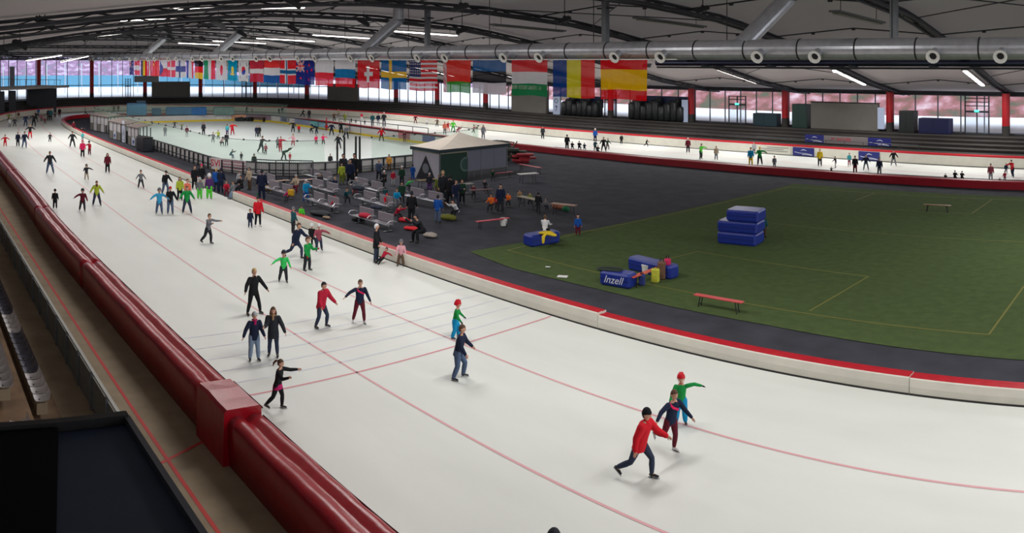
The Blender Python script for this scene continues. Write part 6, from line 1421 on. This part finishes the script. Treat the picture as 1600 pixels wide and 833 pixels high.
 (377, 251, 14, 20, 'stand', 'dark', 'dark', (A, 'dark'), 1, 'dark hooded child behind the boards right of the SVI banner'), (516, 262, 22, 10, 'stand', 'dark', 'dark', (A, 'dark'), 0, 'dark figure leaning on the rink boards left of the gate posts'),
]
for px, py, hp, fc, pose, top, bot, head, kid, lab in FAR:
    if py > 700: continue
    b_ = g(px, py)
    for k_ in range(12):
        b_ = g(px, py)
        if b_[0] < -30 and b_[1] < 60: break
        near_ = min(OP, key=lambda p: (p[0] - b_[0]) ** 2 + (p[1] - b_[1]) ** 2)
        if b_[1] < near_[1] - 1.0 or b_[1] < 40: break
        py += .6
    z = .035 if RX0 < g(px, py)[0] < RX1 and RY0 < g(px, py)[1] < RY1 else 0
    person(px, py, hp, fc, pose, top, bot, head, lab, kid=bool(kid), near=False, z=z)
CROWD = [  # px, py(foot), height, facing, pose, colours, head, kid, label
 (409, 313, 49, 178, 'stand', 'navy', 'navy', (A, 'dark'), 0, 'tall person in navy seen from behind at the kerb near the yellow bag'), (390, 297, 36, -50, 'stand', 'beige', 'brown', (A, 'dark'), 0, 'person in beige coat standing right of the SVI banner'), (397, 264, 24, 0, 'stand', 'black', 'black', ('hood', 'black'), 0, 'person in black hood on the boards right of the SVI banner'),
 (338, 301, 39, 170, 'stand', 'blue', 'navy', (A, 'blond'), 0, 'person in blue patterned jacket in the kerb opening'), (345, 302, 40, 160, 'stand', 'navy', 'navy', (A, 'dark'), 0, 'person in dark navy coat right of the blue patterned jacket'), (354, 306, 24, 0, 'sit', 'crimson', 'maroon', (A, 'brown'), 0, 'person in crimson seated in the kerb opening'),
 (365, 311, 28, -60, 'perch', 'grey', 'lightjeans', (A, 'brown'), 0, 'person in grey with pale jeans perched on the kerb end, leg stretched'), (377, 303, 30, -40, 'sit', 'black', 'black', (A, 'dark'), 0, 'person in black seated on the kerb end'), (374, 293, 26, -20, 'stand', 'lightgrey', 'grey', (A, 'dark'), 0, 'person in pale grey behind the seated black figure'),
 (404, 312, 14, 20, 'stand', 'green', 'magenta', ('helmet', 'dark'), 1, 'child with green helmet-side bag behind the bright red jacket'), (471, 348, 28, 10, 'stand', 'lime', 'dark', ('helmet', 'dark'), 1, 'child in lime vest on the kerb beside the teal jacket'),
 (463, 302, 30, -20, 'sit', 'beige', 'maroon', (B_n, 'lightgrey'), 0, 'woman in beige seated on the table behind the first benches'), (478, 316, 36, 30, 'stand2', 'cyan', 'blue', (B_n, 'white'), 0, 'person in bright blue with white cap between the front benches'), (450, 315, 20, -30, 'sit', 'magenta', 'dark', (A, 'brown'), 1, 'child in magenta beside the yellow backpack'),
 (443, 292, 14, 0, 'sitlean', 'black', 'black', (A, 'dark'), 0, 'person in black hunched behind the first bench'), (500, 296, 26, 0, 'sit', 'dark', 'dark', (A, 'grey'), 0, 'grey-haired person in dark seated behind the bright-armed bench'), (524, 300, 24, -30, 'sit', 'navy', 'jeans', (A, 'blond'), 0, 'person in navy seated behind the metal benches left of the lime jacket'),
 (536, 282, 42, 20, 'stand', 'dark', 'olive', (A, 'dark'), 0, 'person in dark at the gate posts'), (534, 288, 34, 0, 'stand', 'yellowgreen', 'olive', (A, 'dark'), 0, 'person in yellow green jacket in front of the gate'), (547, 292, 44, 0, 'stand', 'navy', 'black', (A, 'dark'), 0, 'person in navy right of the yellow green jacket'),
 (554, 287, 48, -30, 'stand', 'black', 'black', (A, 'dark'), 0, 'tall person in black at the right gate post'), (557, 303, 27, -20, 'sit', 'grey', 'rose', (B_n, 'white'), 0, 'person in patterned grey with white hat at the third row bench end'), (540, 318, 26, 20, 'sitlean', 'teal', 'dark', (A, 'brown'), 0, 'person in teal bending between second and third bench rows'),
 (592, 282, 33, 10, 'stand2', 'plaid', 'dark', (A, 'blond'), 0, 'person in blue plaid jacket before the rink boards'), (608, 268, 27, 0, 'stand', 'ochre', 'brown', (A, 'dark'), 0, 'person in ochre jacket at the rink boards'), (601, 292, 26, -30, 'sit', 'black', 'black', (B_n, 'white'), 0, 'person in black with pale hat seated near the plaid jacket'),
 (614, 290, 24, 20, 'stand', 'crimson', 'lightgrey', (A, 'dark'), 0, 'person with crimson top left of the green jacket and white cap'), (628, 290, 31, -10, 'stand', 'darkgreen', 'dark', (B_n, 'white'), 0, 'person in dark green jacket with white cap'), (645, 281, 24, 180, 'stand', 'blue', 'blue', (A, 'dark'), 0, 'person in vivid blue beside the marquee'),
 (636, 296, 18, 60, 'sitlean', 'brightgreen', 'dark', (A, 'brown'), 1, 'child in mint green bending near the marquee'), (602, 312, 20, 180, 'sit', 'teal', 'dark', (A, 'dark'), 0, 'person in teal seated at the end of the third row bench'), (604, 328, 26, 20, 'sit', 'red', 'lightgrey', ('hood', 'red'), 0, 'person in bright red jacket seated on the second row bench'),
 (620, 322, 28, 10, 'sit', 'cyan', 'grey', (A, 'brown'), 0, 'person in cyan seated right of the bright red jacket'), (628, 318, 34, 0, 'stand', 'darkgreen', 'dark', (A, 'dark'), 0, 'person in dark green standing behind the cyan jacket'), (619, 345, 28, 50, 'sitlean', 'crimson', 'dark', (A, 'dark'), 1, 'child in crimson bending over right of the nearest bench'),
 (524, 330, 24, -30, 'sit', 'crimson', 'darkjeans', ('hood', 'crimson'), 1, 'child in crimson sitting on the front row bench with leg stretched'), (643, 348, 50, 170, 'stand', 'black', 'black', (A, 'dark'), 0, 'tall person all in black standing among the benches'), (660, 378, 46, -55, 'sitlean', 'dark', 'black', (A, 'dark'), 0, 'man in dark suit jacket bending over the flat red bag'),
 (684, 348, 44, 160, 'stand', 'blue', 'jeans', (A, 'dark'), 0, 'person in blue jacket and jeans behind the man in suit jacket'), (714, 340, 30, -50, 'sitlean', 'white', 'black', (A, 'dark'), 1, 'child in white and black beside the olive yellow bag'), (671, 300, 30, 0, 'stand', 'dark', 'purple', (B_n, 'white'), 0, 'person in dark with white cap at the marquee corner'),
 (692, 318, 52, 20, 'stand', 'dark', 'dark', (A, 'blond'), 0, 'person with fair hair in the standing group before the marquee'), (686, 313, 40, -10, 'stand', 'olive', 'brown', (A, 'brown'), 0, 'person in olive jacket left in the standing group'), (703, 322, 50, 170, 'stand', 'black', 'black', (A, 'dark'), 0, 'tall person in black in the middle of the standing group'),
 (712, 326, 46, 30, 'stand2', 'navy', 'darkjeans', (A, 'dark'), 0, 'person in navy at the right of the standing group'), (722, 318, 38, 10, 'stand', 'darkgreen', 'black', (A, 'brown'), 0, 'person in dark green right of the standing group'), (740, 308, 20, 0, 'sit', 'maroon', 'dark', (A, 'dark'), 0, 'person in maroon seated at the dark red table'),
 (757, 300, 20, 20, 'sit', 'dark', 'dark', (A, 'brown'), 0, 'person in dark seated right of the dark red table'), (768, 330, 28, -20, 'sit', 'orange', 'dark', (A, 'dark'), 0, 'person in orange seated left of the tall dark figure'), (776, 326, 24, 10, 'sit', 'red', 'dark', (A, 'brown'), 1, 'child in red between orange jacket and tall dark figure'),
 (782, 333, 46, 10, 'stand', 'navy', 'dark', (A, 'dark'), 0, 'tall dark figure standing among the orange jackets'), (794, 322, 22, 0, 'sit', 'orange', 'dark', (A, 'dark'), 0, 'person in orange seated right of the tall dark figure'), (812, 314, 18, 0, 'sit', 'tan', 'dark', (A, 'dark'), 0, 'person in tan seated left of the pale table end'),
 (828, 320, 20, 0, 'sit', 'olive', 'dark', (A, 'dark'), 0, 'person in olive seated at the pale table end'), (841, 334, 34, 160, 'stand', 'black', 'dark', (A, 'dark'), 0, 'person in black standing by the long brown wooden table'), (852, 328, 18, 30, 'sit', 'grey', 'dark', (A, 'grey'), 0, 'grey figure seated at the left end of the long brown table'),
 (903, 368, 34, 4, 'stand', 'blue', 'maroon', (A, 'dark'), 1, 'child in blue top and dark shorts at the turf edge'), (1193, 371, 37, 10, 'stand', 'teal', 'brown', (A, 'brown'), 1, 'child in teal top behind the blue mat stack'), (770, 282, 18, 0, 'sit', 'darkgreen', 'dark', (A, 'dark'), 0, 'person in dark green seated right of the marquee'),
]
for px, py, hp, fc, pose, top, bot, head, kid, lab in CROWD:
    person(px, py, hp, fc, pose, top, bot, head, lab, kid=bool(kid), near=False, boots='K', hm=1.0)
q_ = g(843, 384); person(845, 383, 34, 165, 'sit', 'white', 'black', (A, 'brown'), 'person in white shirt sitting on the blue mat with back turned', near=True, boots='K', tk='sweater', hh=1.3, z=.31, loc=(q_.x, q_.y + .42, .31))
# group sitting behind the far kerb, seen from the back
for px, py, hp, c_, lab in ((886, 234, 24, 'black', 'tall dark figure standing at the left of the kerb group'), (894, 234, 13, 'black', 'dark child left in the seated kerb group'), (905, 235, 15, 'black', 'dark figure in the middle of the seated kerb group'), (913, 235, 12, 'navy', 'dark figure right in the seated kerb group with arm up'),
                           (934, 240, 13, 'black', 'dark figure seated on the kerb right of the group'), (1477, 283, 12, 'black', 'lone dark figure seated behind the far kerb'), (1492, 283, 17, 'black', 'left of two dark figures seated together behind the far kerb'), (1503, 283, 16, 'black', 'right of two dark figures seated together behind the far kerb')):
    person(px, py, hp, 170, 'sit' if hp < 20 else 'stand', c_, 'black', (A, 'dark'), lab, near=False, boots='K')
person(864, 1034, 208, 150, 'stand', 'dark', 'dark', (A, 'dark'), 'dark-haired head of a skater cut off by the bottom edge', near=True)
